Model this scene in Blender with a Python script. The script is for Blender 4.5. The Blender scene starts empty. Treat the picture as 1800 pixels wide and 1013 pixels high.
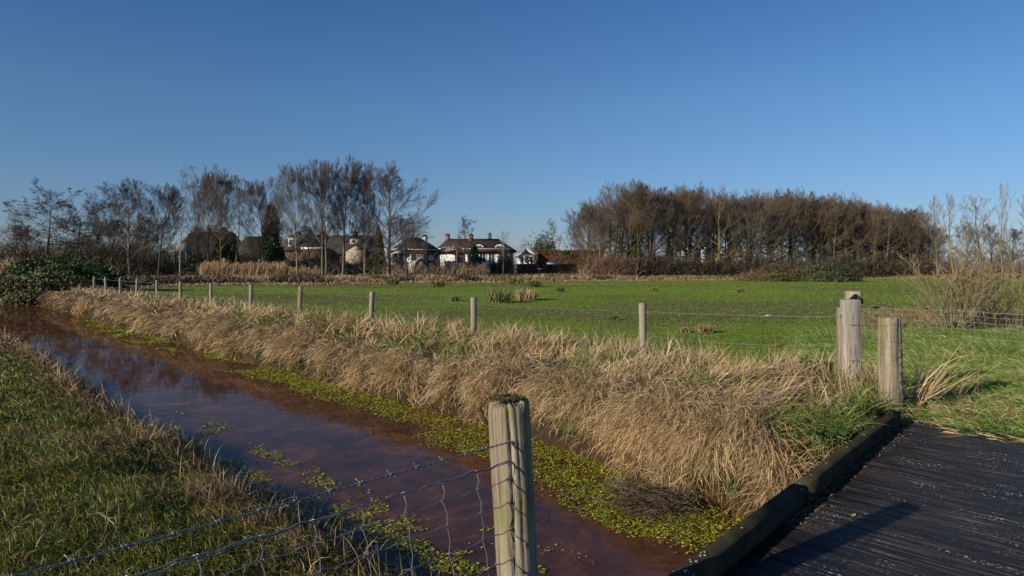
import bpy, math, random
import numpy as np
from math import radians as R, pi, sin, cos
rng = np.random.default_rng(7)
random.seed(7)
sc = bpy.context.scene
COL = sc.collection

# ------------------------------------------------------------------ camera, sky, sun, exposure
F = 1250.0                     # focal length in photo pixels (photo 1800 x 1013), eye at 1.40 m above the deck
EYE = 1.40
HZ = 472.0
cam = bpy.data.cameras.new("camera"); cam.sensor_width = 36; cam.lens = 36 * F / 1800
cam.shift_y = -(506.5 - HZ) / 1800
cam.clip_start = 0.05; cam.clip_end = 3000
camo = bpy.data.objects.new("camera", cam); COL.objects.link(camo)
camo.location = (0, 0, EYE); camo.rotation_euler = (R(90), 0, 0)
sc.camera = camo
SUN_EL = 18.0
sun_dir = np.array([-.80, -.595]); sun_dir /= np.linalg.norm(sun_dir)
SUNV = np.array([sun_dir[0] * cos(R(SUN_EL)), sun_dir[1] * cos(R(SUN_EL)), sin(R(SUN_EL))])
w = bpy.data.worlds.new("World"); sc.world = w; w.use_nodes = True
nt = w.node_tree; nt.nodes.clear()
sky = nt.nodes.new("ShaderNodeTexSky"); sky.sky_type = 'NISHITA'; sky.sun_disc = False
sky.sun_elevation = R(SUN_EL); sky.sun_rotation = math.atan2(sun_dir[0], sun_dir[1])
sky.altitude = 0; sky.air_density = 1.0; sky.dust_density = 0.3; sky.ozone_density = 6.5
bg = nt.nodes.new("ShaderNodeBackground"); bg.inputs[1].default_value = 0.088
wo = nt.nodes.new("ShaderNodeOutputWorld")
tcw = nt.nodes.new("ShaderNodeTexCoord"); sepw = nt.nodes.new("ShaderNodeSeparateXYZ"); nt.links.new(tcw.outputs['Generated'], sepw.inputs[0])
rw = nt.nodes.new("ShaderNodeValToRGB"); rw.color_ramp.elements[0].position = 0.0; rw.color_ramp.elements[0].color = (.98, .86, .94, 1)
rw.color_ramp.elements[1].position = .22; rw.color_ramp.elements[1].color = (1, 1, 1, 1); e3 = rw.color_ramp.elements.new(.42); e3.color = (.64, .86, 1.0, 1); nt.links.new(sepw.outputs[2], rw.inputs[0])
mw = nt.nodes.new("ShaderNodeMix"); mw.data_type = 'RGBA'; mw.blend_type = 'MULTIPLY'; mw.inputs[0].default_value = 1
nt.links.new(sky.outputs[0], mw.inputs[6]); nt.links.new(rw.outputs[0], mw.inputs[7]); nt.links.new(mw.outputs[2], bg.inputs[0]); nt.links.new(bg.outputs[0], wo.inputs[0])
sl = bpy.data.lights.new("sun", 'SUN'); sl.energy = 5.0; sl.angle = R(0.53); sl.color = (1.0, .87, .70)
so = bpy.data.objects.new("sun", sl); COL.objects.link(so)
import mathutils
so.rotation_euler = mathutils.Vector(SUNV.tolist()).to_track_quat('Z', 'Y').to_euler()
so.location = (-20, -20, 20)
sc.view_settings.view_transform = 'Standard'; sc.view_settings.look = 'None'
sc.view_settings.exposure = 0.20; sc.view_settings.gamma = 1.0; sc.view_settings.use_curve_mapping = False
sc.render.engine = 'CYCLES'
sc.cycles.max_bounces = 5; sc.cycles.diffuse_bounces = 2; sc.cycles.glossy_bounces = 3
sc.cycles.transmission_bounces = 3; sc.cycles.transparent_max_bounces = 6
sc.cycles.use_denoising = True
sc.cycles.use_adaptive_sampling = True; sc.cycles.adaptive_threshold = 0.02
try: sc.cycles.denoising_prefilter = 'ACCURATE'
except Exception: pass

# ------------------------------------------------------------------ helpers
def X_at(px, Y): return (px - 900.0) / F * Y
def Z_at(py, Y): return EYE - (py - HZ) / F * Y
U = np.array([-.652, .758]); N = np.array([.758, .652])          # along the ditch, across the ditch
def st(x, y): return x * U[0] + y * U[1], x * N[0] + y * N[1]
def xy(s, t):
    s = np.asarray(s, float); t = np.asarray(t, float)
    return s * U[0] + t * N[0], s * U[1] + t * N[1]
def PXOF(x, y): return 900 + F * x / np.maximum(y, .01)

def _h(ix, iy, seed):
    v = np.sin(ix * 127.1 + iy * 311.7 + seed * 74.7) * 43758.5453
    return v - np.floor(v)
def vnoise(x, y, seed=0):
    ix = np.floor(x); iy = np.floor(y); fx = x - ix; fy = y - iy
    fx = fx * fx * (3 - 2 * fx); fy = fy * fy * (3 - 2 * fy)
    a = _h(ix, iy, seed); b = _h(ix + 1, iy, seed); c = _h(ix, iy + 1, seed); d = _h(ix + 1, iy + 1, seed)
    return (a + (b - a) * fx) * (1 - fy) + (c + (d - c) * fx) * fy
def fbm(x, y, seed=0, o=3):
    r = 0; a = .5; tot = 0
    for i in range(o):
        r = r + a * vnoise(x * 2 ** i, y * 2 ** i, seed + i * 11); tot += a; a *= .5
    return r / tot
def sstep(a, b, x):
    q = np.clip((x - a) / (b - a), 0, 1); return q * q * (3 - 2 * q)

# kerb line (outer top edge) in plan
K0 = np.array([.679, 3.03]); KD = np.array([2.681, 3.343]); KD /= np.linalg.norm(KD); KN = np.array([KD[1], -KD[0]])   # KN points on to the deck
def kerb_side(x, y): return (x - K0[0]) * KN[0] + (y - K0[1]) * KN[1]      # > 0 on the deck side
DECK_END_T = 6.95
def field_edge(x, y):
    return np.interp(PXOF(x, y), [-400, 100, 300, 600, 1000, 1500, 2300], [40, 52, 62, 70, 84, 103, 112])

def height(x, y):
    x = np.asarray(x, float); y = np.asarray(y, float)
    s, t = st(x, y)
    bul = .54 * np.exp(-((s - 3.4) / 1.5) ** 2) + .10 * (fbm(s * .6, s * 0 + 3, 5) - .5) * 2
    wig = .14 * (fbm(s * .9, s * 0 + 9, 8) - .5) * 2
    te = np.where(t > 4, t + (bul - .14) * (1 - sstep(6.3, 8, t)), t - wig * sstep(.5, 2, t))
    z = np.interp(te, [-900, .4, 1.3, 2.0, 2.36, 2.9, 5.1, 5.45, 5.6, 5.95, 6.6, 7.5, 9, 12, 900],
                  [-.22, -.22, -.3, -.46, -.63, -1.0, -1.05, -.72, -.38, -.12, .02, .04, -.06, -.15, -.15])
    fade = sstep(70, 85, s)
    z = z * (1 - fade) + (-.1) * fade
    bank = np.exp(-((t - 6.7) / 1.1) ** 2)
    z = z + bank * .42 * (fbm(x * 1.5, y * 1.5, 3) - .5) + .07 * (fbm(x * 2.2, y * 2.2, 21) - .5)
    z = z + sstep(8, 14, t) * .16 * (fbm(x * .22, y * .22, 31, 2) - .5)
    ok = (y > 12)
    d = np.where(ok, y - field_edge(x, np.maximum(y, 12)), -50)
    z = z + .45 * sstep(-1, 5, d) + .25 * np.exp(-((d - 1.5) / 1.5) ** 2) * (ok)
    # under and beside the footbridge
    ks = kerb_side(x, y)
    under = sstep(-.02, .12, ks) * (1 - sstep(DECK_END_T - .12, DECK_END_T + .05, t)) * (s > -2.8)
    z = np.where(under > 0, np.minimum(z, z * (1 - under) + np.minimum(z, -.34) * under), z)
    beyond = sstep(DECK_END_T, DECK_END_T + .3, t) * sstep(-.3, .3, ks) * (1 - sstep(9, 12, t))
    z = z * (1 - beyond) + beyond * (-.02 + .05 * (fbm(x * 1.6, y * 1.6, 61) - .5))
    return z

def props(o, label=None, cat=None, group=None, kind=None):
    if label: o['label'] = label
    if cat: o['category'] = cat
    if group: o['group'] = group
    if kind: o['kind'] = kind
    return o
def empty(name, loc=(0, 0, 0), rz=0.0, label=None, cat=None, group=None, kind=None):
    o = bpy.data.objects.new(name, None); COL.objects.link(o)
    o.location = loc; o.rotation_euler = (0, 0, rz); o.empty_display_size = .2
    return props(o, label, cat, group, kind)

class MB:
    """collects vertices, quads, triangles and an optional per-vertex colour, builds ONE mesh"""
    def __init__(self): self.v = []; self.q = []; self.t = []; self.c = []; self.n = 0
    def add(self, v, q=None, t=None, c=None):
        v = np.asarray(v, float).reshape(-1, 3)
        if q is not None and len(q): self.q.append(np.asarray(q, np.int64).reshape(-1, 4) + self.n)
        if t is not None and len(t): self.t.append(np.asarray(t, np.int64).reshape(-1, 3) + self.n)
        if c is None: c = (1, 1, 1)
        c = np.asarray(c, float)
        if c.ndim == 1: c = np.tile(c, (len(v), 1))
        self.c.append(c); self.v.append(v); self.n += len(v)
    def box(self, lo, hi, c=None, rz=0.0, bev=0.0):
        x0, y0, z0 = lo; x1, y1, z1 = hi
        if bev <= 0:
            v = np.array([(x, y, z) for z in (z0, z1) for x, y in ((x0, y0), (x1, y0), (x1, y1), (x0, y1))], float)
            q = [(0, 3, 2, 1), (4, 5, 6, 7), (0, 1, 5, 4), (1, 2, 6, 5), (2, 3, 7, 6), (3, 0, 4, 7)]
        else:
            b = bev
            ring = [(x0 + b, y0), (x1 - b, y0), (x1, y0 + b), (x1, y1 - b), (x1 - b, y1), (x0 + b, y1), (x0, y1 - b), (x0, y0 + b)]
            ins = [(x0 + b, y0 + b), (x1 - b, y0 + b), (x1 - b, y0 + b), (x1 - b, y1 - b), (x1 - b, y1 - b), (x0 + b, y1 - b), (x0 + b, y1 - b), (x0 + b, y0 + b)]
            v = [(x, y, z0) for x, y in ring] + [(x, y, z1 - b) for x, y in ring] + [(x, y, z1) for x, y in ins]
            v = np.array(v, float); q = []
            for l in (0, 8):
                for i in range(8): q.append((l + i, l + (i + 1) % 8, l + 8 + (i + 1) % 8, l + 8 + i))
            q += [(16, 18, 20, 22)]
            self_t = None
        if rz:
            ca, sa = cos(rz), sin(rz); v = np.c_[v[:, 0] * ca - v[:, 1] * sa, v[:, 0] * sa + v[:, 1] * ca, v[:, 2]]
        self.add(v, q, None, c); return self
    def tube(self, pts, rad, n=6, c=None, cap=True):
        pts = np.asarray(pts, float); k = len(pts); rad = np.broadcast_to(np.asarray(rad, float), (k,))
        tan = np.gradient(pts, axis=0); tan /= np.linalg.norm(tan, axis=1)[:, None] + 1e-9
        ref = np.array([0, 0, 1.]) if abs(tan[:, 2]).mean() < .8 else np.array([1., 0, 0])
        a = np.cross(tan, ref); a /= np.linalg.norm(a, axis=1)[:, None] + 1e-9
        b = np.cross(tan, a)
        th = np.arange(n) * 2 * pi / n
        v = pts[:, None, :] + rad[:, None, None] * (a[:, None, :] * np.cos(th)[None, :, None] + b[:, None, :] * np.sin(th)[None, :, None])
        i = np.arange(k - 1)[:, None] * n; j = np.arange(n)[None, :]; j2 = (j + 1) % n
        q = np.stack([i + j, i + j2, i + n + j2, i + n + j], -1).reshape(-1, 4)
        t = []
        vv = v.reshape(-1, 3)
        if cap:
            vv = np.vstack([vv, pts[0], pts[-1]]); m = k * n
            t = [(m, (jj + 1) % n, jj) for jj in range(n)] + [(m + 1, (k - 1) * n + jj, (k - 1) * n + (jj + 1) % n) for jj in range(n)]
        cc = c
        if c is not None and np.ndim(c) == 2: cc = np.repeat(np.asarray(c), n, 0); cc = np.vstack([cc, cc[:1], cc[-1:]]) if cap else cc
        self.add(vv, q, t, cc); return self
    def mesh(self, name, mat, smooth=False, color=False):
        v = np.vstack(self.v)
        q = np.vstack(self.q) if self.q else np.zeros((0, 4), int)
        t = np.vstack(self.t) if self.t else np.zeros((0, 3), int)
        me = bpy.data.meshes.new(name)
        nl = q.size + t.size
        me.vertices.add(len(v)); me.vertices.foreach_set('co', v.astype(np.float32).ravel())
        me.loops.add(nl); me.loops.foreach_set('vertex_index', np.concatenate([q.ravel(), t.ravel()]).astype(np.int32))
        me.polygons.add(len(q) + len(t))
        st_ = np.concatenate([np.arange(len(q)) * 4, q.size + np.arange(len(t)) * 3]).astype(np.int32)
        me.polygons.foreach_set('loop_start', st_)
        try: me.polygons.foreach_set('loop_total', np.concatenate([np.full(len(q), 4), np.full(len(t), 3)]).astype(np.int32))
        except Exception: pass
        if color:
            at = me.color_attributes.new('tint', 'FLOAT_COLOR', 'POINT')
            c = np.vstack(self.c); at.data.foreach_set('color', np.c_[c, np.ones(len(c))].astype(np.float32).ravel())
        me.update(calc_edges=True)
        if smooth: me.polygons.foreach_set('use_smooth', np.ones(len(me.polygons), bool))
        me.materials.append(mat); me.validate()
        return me
    def build(self, name, mat, parent=None, smooth=False, color=False, loc=None):
        me = self.mesh(name, mat, smooth, color)
        o = bpy.data.objects.new(name, me); COL.objects.link(o)
        if parent is not None: o.parent = parent
        if loc is not None: o.location = loc
        return o
def link_mesh(name, me, parent=None, loc=(0, 0, 0), rot=(0, 0, 0), scale=(1, 1, 1)):
    o = bpy.data.objects.new(name, me); COL.objects.link(o); o.parent = parent
    o.location = loc; o.rotation_euler = rot; o.scale = scale; return o

# ------------------------------------------------------------------ materials
def newmat(name):
    m = bpy.data.materials.new(name); m.use_nodes = True
    t = m.node_tree; return m, t, t.nodes["Principled BSDF"], t.nodes["Material Output"]
def ramp(t, stops):
    r = t.nodes.new("ShaderNodeValToRGB"); e = r.color_ramp.elements
    while len(e) < len(stops): e.new(.5)
    for i, (p, c) in enumerate(stops): e[i].position = p; e[i].color = (*c, 1)
    return r
def noise_world(t, scale, detail, stretch, rot=0.0, rough=.6):
    g_ = t.nodes.new('ShaderNodeNewGeometry'); m1 = t.nodes.new('ShaderNodeMapping'); m1.inputs['Rotation'].default_value = (0, 0, rot)
    m2 = t.nodes.new('ShaderNodeMapping'); m2.inputs['Scale'].default_value = stretch
    n = t.nodes.new('ShaderNodeTexNoise'); n.inputs['Scale'].default_value = scale; n.inputs['Detail'].default_value = detail; n.inputs['Roughness'].default_value = rough
    t.links.new(g_.outputs['Position'], m1.inputs[0]); t.links.new(m1.outputs[0], m2.inputs[0]); t.links.new(m2.outputs[0], n.inputs['Vector']); return n
def noise_of(t, scale, detail=4, stretch=(1, 1, 1), coord='Object', rough=.6, dist=0.0):
    tc = t.nodes.new("ShaderNodeTexCoord"); mp = t.nodes.new("ShaderNodeMapping"); mp.inputs['Scale'].default_value = stretch
    n = t.nodes.new("ShaderNodeTexNoise"); n.inputs['Scale'].default_value = scale; n.inputs['Detail'].default_value = detail
    n.inputs['Roughness'].default_value = rough; n.inputs['Distortion'].default_value = dist
    t.links.new(tc.outputs[coord], mp.inputs[0]); t.links.new(mp.outputs[0], n.inputs['Vector']); return n
def bump(t, b, src, strength=.4, dist=.01):
    bp = t.nodes.new("ShaderNodeBump"); bp.inputs['Strength'].default_value = strength; bp.inputs['Distance'].default_value = dist
    t.links.new(src, bp.inputs['Height']); t.links.new(bp.outputs[0], b.inputs['Normal']); return bp
def mixc(t, a, b, f, mode='MIX'):
    m = t.nodes.new("ShaderNodeMix"); m.data_type = 'RGBA'; m.blend_type = mode
    for sock, val in ((m.inputs[6], a), (m.inputs[7], b)):
        if isinstance(val, tuple): sock.default_value = (*val, 1)
        else: t.links.new(val, sock)
    if isinstance(f, (int, float)): m.inputs[0].default_value = f
    else: t.links.new(f, m.inputs[0])
    return m.outputs[2]
def mat_noise(name, c1, c2, scale=4, stretch=(1, 1, 1), rough=.85, bs=.4, bd=.01, spec=.3, coord='Object', c3=None, detail=5):
    m, t, b, o = newmat(name)
    n = noise_of(t, scale, detail, stretch, coord)
    st_ = [(.3, c1), (.7, c2)] if c3 is None else [(.25, c1), (.5, c2), (.75, c3)]
    r = ramp(t, st_); t.links.new(n.outputs[0], r.inputs[0]); t.links.new(r.outputs[0], b.inputs['Base Color'])
    b.inputs['Roughness'].default_value = rough; b.inputs['Specular IOR Level'].default_value = spec
    if bs: bump(t, b, n.outputs[0], bs, bd)
    return m
def mat_tint(name, rough=.6, spec=.3, var=.25, trans=.0, scale=9):
    m, t, b, o = newmat(name)
    a = t.nodes.new("ShaderNodeAttribute"); a.attribute_name = 'tint'
    n = noise_of(t, scale, 3)
    r = ramp(t, [(.3, (1 - var,) * 3), (.7, (1 + var * .6,) * 3)]); t.links.new(n.outputs[0], r.inputs[0])
    col = mixc(t, a.outputs['Color'], r.outputs[0], 1.0, 'MULTIPLY')
    t.links.new(col, b.inputs['Base Color']); b.inputs['Roughness'].default_value = rough
    b.inputs['Specular IOR Level'].default_value = spec
    if trans > 0:
        tr = t.nodes.new("ShaderNodeBsdfTranslucent"); t.links.new(col, tr.inputs[0])
        mx = t.nodes.new("ShaderNodeMixShader"); mx.inputs[0].default_value = trans
        t.links.new(b.outputs[0], mx.inputs[1]); t.links.new(tr.outputs[0], mx.inputs[2]); t.links.new(mx.outputs[0], o.inputs[0])
    return m
def flat(name, c, rough=.7, spec=.4, metal=0.0):
    return_m, t, b, o = newmat(name); b.inputs['Base Color'].default_value = (*c, 1)
    n = noise_of(t, 6, 3); col = mixc(t, c, tuple(x * .7 for x in c), n.outputs[0]); t.links.new(col, b.inputs['Base Color'])
    b.inputs['Roughness'].default_value = rough; b.inputs['Specular IOR Level'].default_value = spec; b.inputs['Metallic'].default_value = metal
    return return_m

M_dry = mat_tint('dry_grass', .55, .35, .25, .16)
M_green = mat_tint('green_grass', .5, .4, .25, .22)
M_twig = mat_noise('twigs', (.075, .062, .052), (.145, .12, .10), .5, bs=0)
M_twig_red = mat_noise('reddish_twigs', (.075, .056, .04), (.16, .118, .08), .35, bs=0)
M_twig_dark = mat_noise('dark_twigs', (.035, .028, .023), (.075, .058, .045), .5, bs=0)
M_twig_pale = mat_noise('pale_twigs', (.16, .13, .09), (.27, .21, .15), .5, bs=0)
M_bark = mat_noise('bark', (.08, .065, .04), (.20, .165, .10), 1.5, (1, 1, .3), bs=.6, bd=.05)
M_bark_green = mat_noise('lichened_bark', (.10, .085, .03), (.26, .23, .07), .8, (1, 1, .3), bs=.6, bd=.05)
M_bark_dark = mat_noise('dark_bark', (.035, .028, .02), (.09, .07, .05), 1.5, (1, 1, .3), bs=.6, bd=.05)
M_birch = mat_noise('birch_bark', (.10, .085, .07), (.34, .32, .29), 1.3, (1, 1, 2.5), bs=.2, bd=.02)
M_leaf = mat_tint('evergreen_leaves', .6, .18, .3, .12, 1.5)
M_thatch = mat_noise('thatch', (.022, .018, .013), (.055, .042, .028), 1.2, (1, 1, 3), bs=.6, bd=.08)
M_thatch_red = mat_noise('russet_thatch', (.036, .022, .018), (.078, .047, .035), 1.2, (1, 1, 3), bs=.6, bd=.08)
M_tile_dark = mat_noise('dark_tiles', (.028, .026, .023), (.055, .048, .042), 3, (1, 1, 4), bs=.5, bd=.05)
M_tile_red = mat_noise('red_tiles', (.08, .036, .022), (.15, .065, .038), 3, (1, 1, 4), bs=.5, bd=.05)
M_white = mat_noise('white_render', (.62, .62, .60), (.78, .78, .76), 2, bs=.2)
M_cream = mat_noise('cream_boards', (.34, .31, .22), (.42, .38, .28), 2, (1, 1, 8), bs=.3, bd=.03)
M_brick = mat_noise('pink_brick', (.20, .11, .075), (.28, .16, .115), 5, (1, 1, 3), bs=.3)
M_brick_dark = mat_noise('brown_brick', (.05, .032, .025), (.09, .06, .045), 5, (1, 1, 3), bs=.3)
M_grey_board = mat_noise('grey_boards', (.26, .23, .22), (.36, .33, .31), 3, (6, 6, 1), bs=.3)
M_shed = mat_noise('shed_boards', (.30, .24, .17), (.44, .36, .26), 3, (1, 1, 6), bs=.3)
M_glass = flat('window_glass', (.03, .035, .045), .08, .8)
M_frame = flat('white_paint', (.75, .75, .73), .5)
M_hedge = mat_tint('beech_hedge', .7, .3, .3, .1, 2)
M_wire = flat('galvanised_wire', (.24, .25, .275), .42, .6, .3)
M_moss = mat_tint('moss', .9, .1, .3, .1, 20)

def M_post_make(name, a, b_, c_, moss=True, gscale=11.0):
    m, t, b, o = newmat(name)
    n1 = noise_of(t, gscale, 7, (1, 1, .05), dist=.3)
    n2 = noise_of(t, 95, 5, (1, 1, .035), dist=.2)
    n3 = noise_of(t, 5, 4, (1, 1, .5))
    r = ramp(t, [(.3, a), (.5, b_), (.72, c_)]); t.links.new(n1.outputs[0], r.inputs[0])
    r2 = ramp(t, [(.36, (.28, .25, .21)), (.50, (1, 1, 1))]); t.links.new(n2.outputs[0], r2.inputs[0])
    col = mixc(t, r.outputs[0], r2.outputs[0], .8, 'MULTIPLY')
    if moss:
        r3 = ramp(t, [(.52, (0, 0, 0)), (.66, (1, 1, 1))]); t.links.new(n3.outputs[0], r3.inputs[0])
        col = mixc(t, col, (.16, .17, .05), r3.outputs[0])
    t.links.new(col, b.inputs['Base Color']); b.inputs['Roughness'].default_value = .8; b.inputs['Specular IOR Level'].default_value = .25
    add = t.nodes.new("ShaderNodeMath"); add.operation = 'ADD'; t.links.new(n1.outputs[0], add.inputs[0]); t.links.new(n2.outputs[0], add.inputs[1])
    bump(t, b, add.outputs[0], .7, .006)
    return m
M_post = M_post_make('weathered_post_wood', (.14, .115, .075), (.27, .23, .165), (.40, .35, .265))
M_plank_grey = M_post_make('silver_plank_wood', (.21, .19, .16), (.32, .295, .255), (.43, .40, .35), False)
M_post_far = mat_noise('fence_post_wood', (.17, .145, .11), (.31, .275, .22), 12, (1, 1, .1), bs=.4)

# ------------------------------------------------------------------ the ground: one sheet out to the horizon
def grow_axis(lo, hi, step, far, g=1.17):
    a = list(np.arange(lo, hi, step)); s_ = step; p = hi
    while p < far: a.append(p); s_ *= g; p += s_
    a.append(far); s_ = step; p = lo; b = []
    while True:
        s_ *= g; p -= s_
        if p < -far: break
        b.append(p)
    return np.array([-far] + b[::-1] + a)
def patch_axis(a, mx, lo, hi):
    out = [a[0]]
    for q in a[1:]:
        gap = q - out[-1]
        if gap > mx and q > lo and out[-1] < hi:
            k = int(math.ceil(gap / mx)); out += list(out[-1] + gap * (np.arange(1, k + 1) / k))
        else: out.append(q)
    return np.array(out)
sa = patch_axis(grow_axis(-4, 11, .11, 1500), 1.6, -10, 120)
ta = patch_axis(grow_axis(-1, 9.5, .09, 1500), 1.6, -20, 130)
SS, TT = np.meshgrid(sa, ta, indexing='ij')
GX, GY = xy(SS, TT); GZ = height(GX, GY)
ns_, nt_ = SS.shape
idx = np.arange(ns_ * nt_).reshape(ns_, nt_)
gq = np.stack([idx[:-1, :-1], idx[:-1, 1:], idx[1:, 1:], idx[1:, :-1]], -1).reshape(-1, 4)
gq = gq[:, ::-1] if True else gq
# albedo zones: short green field, dry bank, mud of the ditch, rough brown strip
def ground_tint(x, y):
    s, t = st(x, y)
    n = fbm(x * .35, y * .35, 41); n2 = fbm(x * 2.5, y * 2.5, 43); n3 = fbm(x * .08, y * .08, 44)
    green = np.stack([.17 + .07 * n, .25 + .07 * n, .03 + .01 * n], -1)
    olive = np.stack([.15 + .06 * n2, .15 + .05 * n2, .055 + .02 * n2], -1)
    c = green
    k = sstep(.50, .72, n3 + .25 * (n - .5) + .22 * (1 - sstep(-14, 0, x)) * (t > 8))[..., None]
    c = c * (1 - k) + olive * k
    c = c * (.82 + .36 * fbm(x * .18, y * .5, 47))[..., None]
    dry = np.stack([.17 + .10 * n2, .125 + .07 * n2, .06 + .04 * n2], -1)
    b = (sstep(4.5, 5.2, t) * (1 - sstep(7.3, 8.1, t + .8 * (n - .5))))[..., None]
    c = c * (1 - b) + dry * b
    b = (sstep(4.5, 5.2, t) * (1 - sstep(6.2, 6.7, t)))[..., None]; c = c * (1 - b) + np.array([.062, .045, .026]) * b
    mud = np.array([.10, .05, .028]); b = (sstep(2.1, 2.5, t) * (1 - sstep(5.3, 5.7, t)))[..., None]; c = c * (1 - b) + mud * b
    lb = ((1 - sstep(2.2, 2.5, t)))[..., None]; lc = np.stack([.05 + .04 * n2, .055 + .03 * n2, .016 + .01 * n2], -1); c = c * (1 - lb) + lc * lb
    d = np.where(y > 12, y - field_edge(x, np.maximum(y, 12)), -50)
    e = sstep(-2.5, .5, d + 2 * (n2 - .5))[..., None]; rough_ = np.stack([.13 + .08 * n2, .095 + .05 * n2, .045 + .02 * n2], -1); c = c * (1 - e) + rough_ * e
    return c
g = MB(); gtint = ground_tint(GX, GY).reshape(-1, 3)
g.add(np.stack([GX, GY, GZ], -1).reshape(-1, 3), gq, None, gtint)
m, t_, b_, o_ = newmat('soil_and_turf')
a_ = t_.nodes.new("ShaderNodeAttribute"); a_.attribute_name = 'tint'
n_ = noise_of(t_, 5, 8, rough=.7); n2_ = noise_of(t_, 40, 5)
r_ = ramp(t_, [(.3, (.55, .5, .5)), (.7, (1.25, 1.3, 1.2))]); t_.links.new(n_.outputs[0], r_.inputs[0])
t_.links.new(mixc(t_, a_.outputs['Color'], r_.outputs[0], 1.0, 'MULTIPLY'), b_.inputs['Base Color'])
b_.inputs['Roughness'].default_value = .95; b_.inputs['Specular IOR Level'].default_value = .1
ad = t_.nodes.new("ShaderNodeMath"); ad.operation = 'ADD'; t_.links.new(n_.outputs[0], ad.inputs[0]); t_.links.new(n2_.outputs[0], ad.inputs[1])
bump(t_, b_, ad.outputs[0], .9, .06)
M_ground = m
props(g.build('ground', M_ground, smooth=True, color=True), kind='structure')

# ------------------------------------------------------------------ the water of the ditch
m, t_, b_, o_ = newmat('peaty_water')
n1 = noise_of(t_, 1.5, 8, rough=.68, dist=.8); n2 = noise_of(t_, 5, 5)
r1 = ramp(t_, [(.34, (.048, .025, .019)), (.52, (.088, .039, .024)), (.66, (.17, .070, .030))]); t_.links.new(n1.outputs[0], r1.inputs[0])
r2 = ramp(t_, [(.35, (.8, .8, .8)), (.7, (1.2, 1.15, 1.1))]); t_.links.new(n2.outputs[0], r2.inputs[0])
t_.links.new(mixc(t_, r1.outputs[0], r2.outputs[0], 1.0, 'MULTIPLY'), b_.inputs['Base Color'])
b_.inputs['Roughness'].default_value = .6; b_.inputs['Specular IOR Level'].default_value = 0.0
n3 = noise_of(t_, 3.2, 3, (1, 1, 1)); bp_ = bump(t_, b_, n3.outputs[0], .07, .010)
gl_ = t_.nodes.new('ShaderNodeBsdfGlossy'); gl_.inputs['Roughness'].default_value = .012; t_.links.new(bp_.outputs[0], gl_.inputs['Normal'])
fr_ = t_.nodes.new('ShaderNodeFresnel'); fr_.inputs['IOR'].default_value = 1.33; mu_ = t_.nodes.new('ShaderNodeMath'); mu_.operation = 'MULTIPLY'; mu_.inputs[1].default_value = .64
t_.links.new(fr_.outputs[0], mu_.inputs[0]); mx_ = t_.nodes.new('ShaderNodeMixShader'); t_.links.new(mu_.outputs[0], mx_.inputs[0]); t_.links.new(b_.outputs[0], mx_.inputs[1]); t_.links.new(gl_.outputs[0], mx_.inputs[2]); t_.links.new(mx_.outputs[0], o_.inputs[0])
wm = MB(); sw = np.linspace(-10, 84, 60); tw = np.linspace(1.6, 6.1, 8)
S2, T2 = np.meshgrid(sw, tw, indexing='ij'); wx, wy = xy(S2, T2); ii = np.arange(S2.size).reshape(S2.shape)
WZ = -.60
wm.add(np.stack([wx, wy, np.full_like(wx, WZ)], -1).reshape(-1, 3), np.stack([ii[:-1, :-1], ii[1:, :-1], ii[1:, 1:], ii[:-1, 1:]], -1).reshape(-1, 4)[:, ::-1])
props(wm.build('water', m, smooth=True), kind='structure')

# ------------------------------------------------------------------ blades
def blades(mb, pos, length, width, az, e0, e1, col, K=3, curl=0.0, root_shade=None, flatten=0.0):
    """ribbons that start at elevation e0 and end at elevation e1 (radians)"""
    n = len(pos); length = np.broadcast_to(length, (n,)); width = np.broadcast_to(width, (n,))
    e0 = np.broadcast_to(e0, (n,)); e1 = np.broadcast_to(e1, (n,)); az = np.broadcast_to(az, (n,)).copy()
    pts = [pos.copy()]; p = pos.copy(); dirs = []; bend = rng.uniform(.6, 2.8, n)
    for k in range(K):
        f = (k + .5) / K; e = e0 + (e1 - e0) * f ** bend
        a = az + curl * f if np.ndim(curl) == 0 else az + curl * f
        d = np.stack([np.cos(e) * np.cos(a), np.cos(e) * np.sin(a), np.sin(e)], -1)
        p = p + d * (length / K)[:, None]; pts.append(p.copy()); dirs.append(d)
    ra = rng.uniform(0, 2 * pi, n)
    side0 = np.stack([np.cos(ra), np.sin(ra), np.zeros(n)], -1)
    vs = []; ws = [.75, 1.0, .85, .6, .4][:K]
    for k in range(K):
        d = dirs[min(k, K - 1)]; sd = np.cross(d, side0); sd = sd + flatten * np.cross(d, (0, 0, 1.)); sd /= np.linalg.norm(sd, axis=1)[:, None] + 1e-6
        hw = (width * ws[k] * .5)[:, None]
        vs += [pts[k] - sd * hw, pts[k] + sd * hw]
    vs.append(pts[K])
    V = np.stack(vs, 1)                                  # n, 2K+1, 3
    m_ = 2 * K + 1; base = np.arange(n)[:, None] * m_
    q = np.concatenate([base + np.array([2 * k, 2 * k + 1, 2 * k + 3, 2 * k + 2]) for k in range(K - 1)], 0) if K > 1 else np.zeros((0, 4), int)
    t = base + np.array([2 * K - 2, 2 * K - 1, 2 * K])
    if root_shade is None: C = np.repeat(col[:, None, :], m_, 1)
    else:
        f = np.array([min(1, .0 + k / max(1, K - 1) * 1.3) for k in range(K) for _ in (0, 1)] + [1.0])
        C = root_shade[:, None, :] * (1 - f)[None, :, None] + col[:, None, :] * f[None, :, None]  # blend from root to tip: shade at the root is painted into the colour
    mb.add(V.reshape(-1, 3), q, t, C.reshape(-1, 3))

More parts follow.
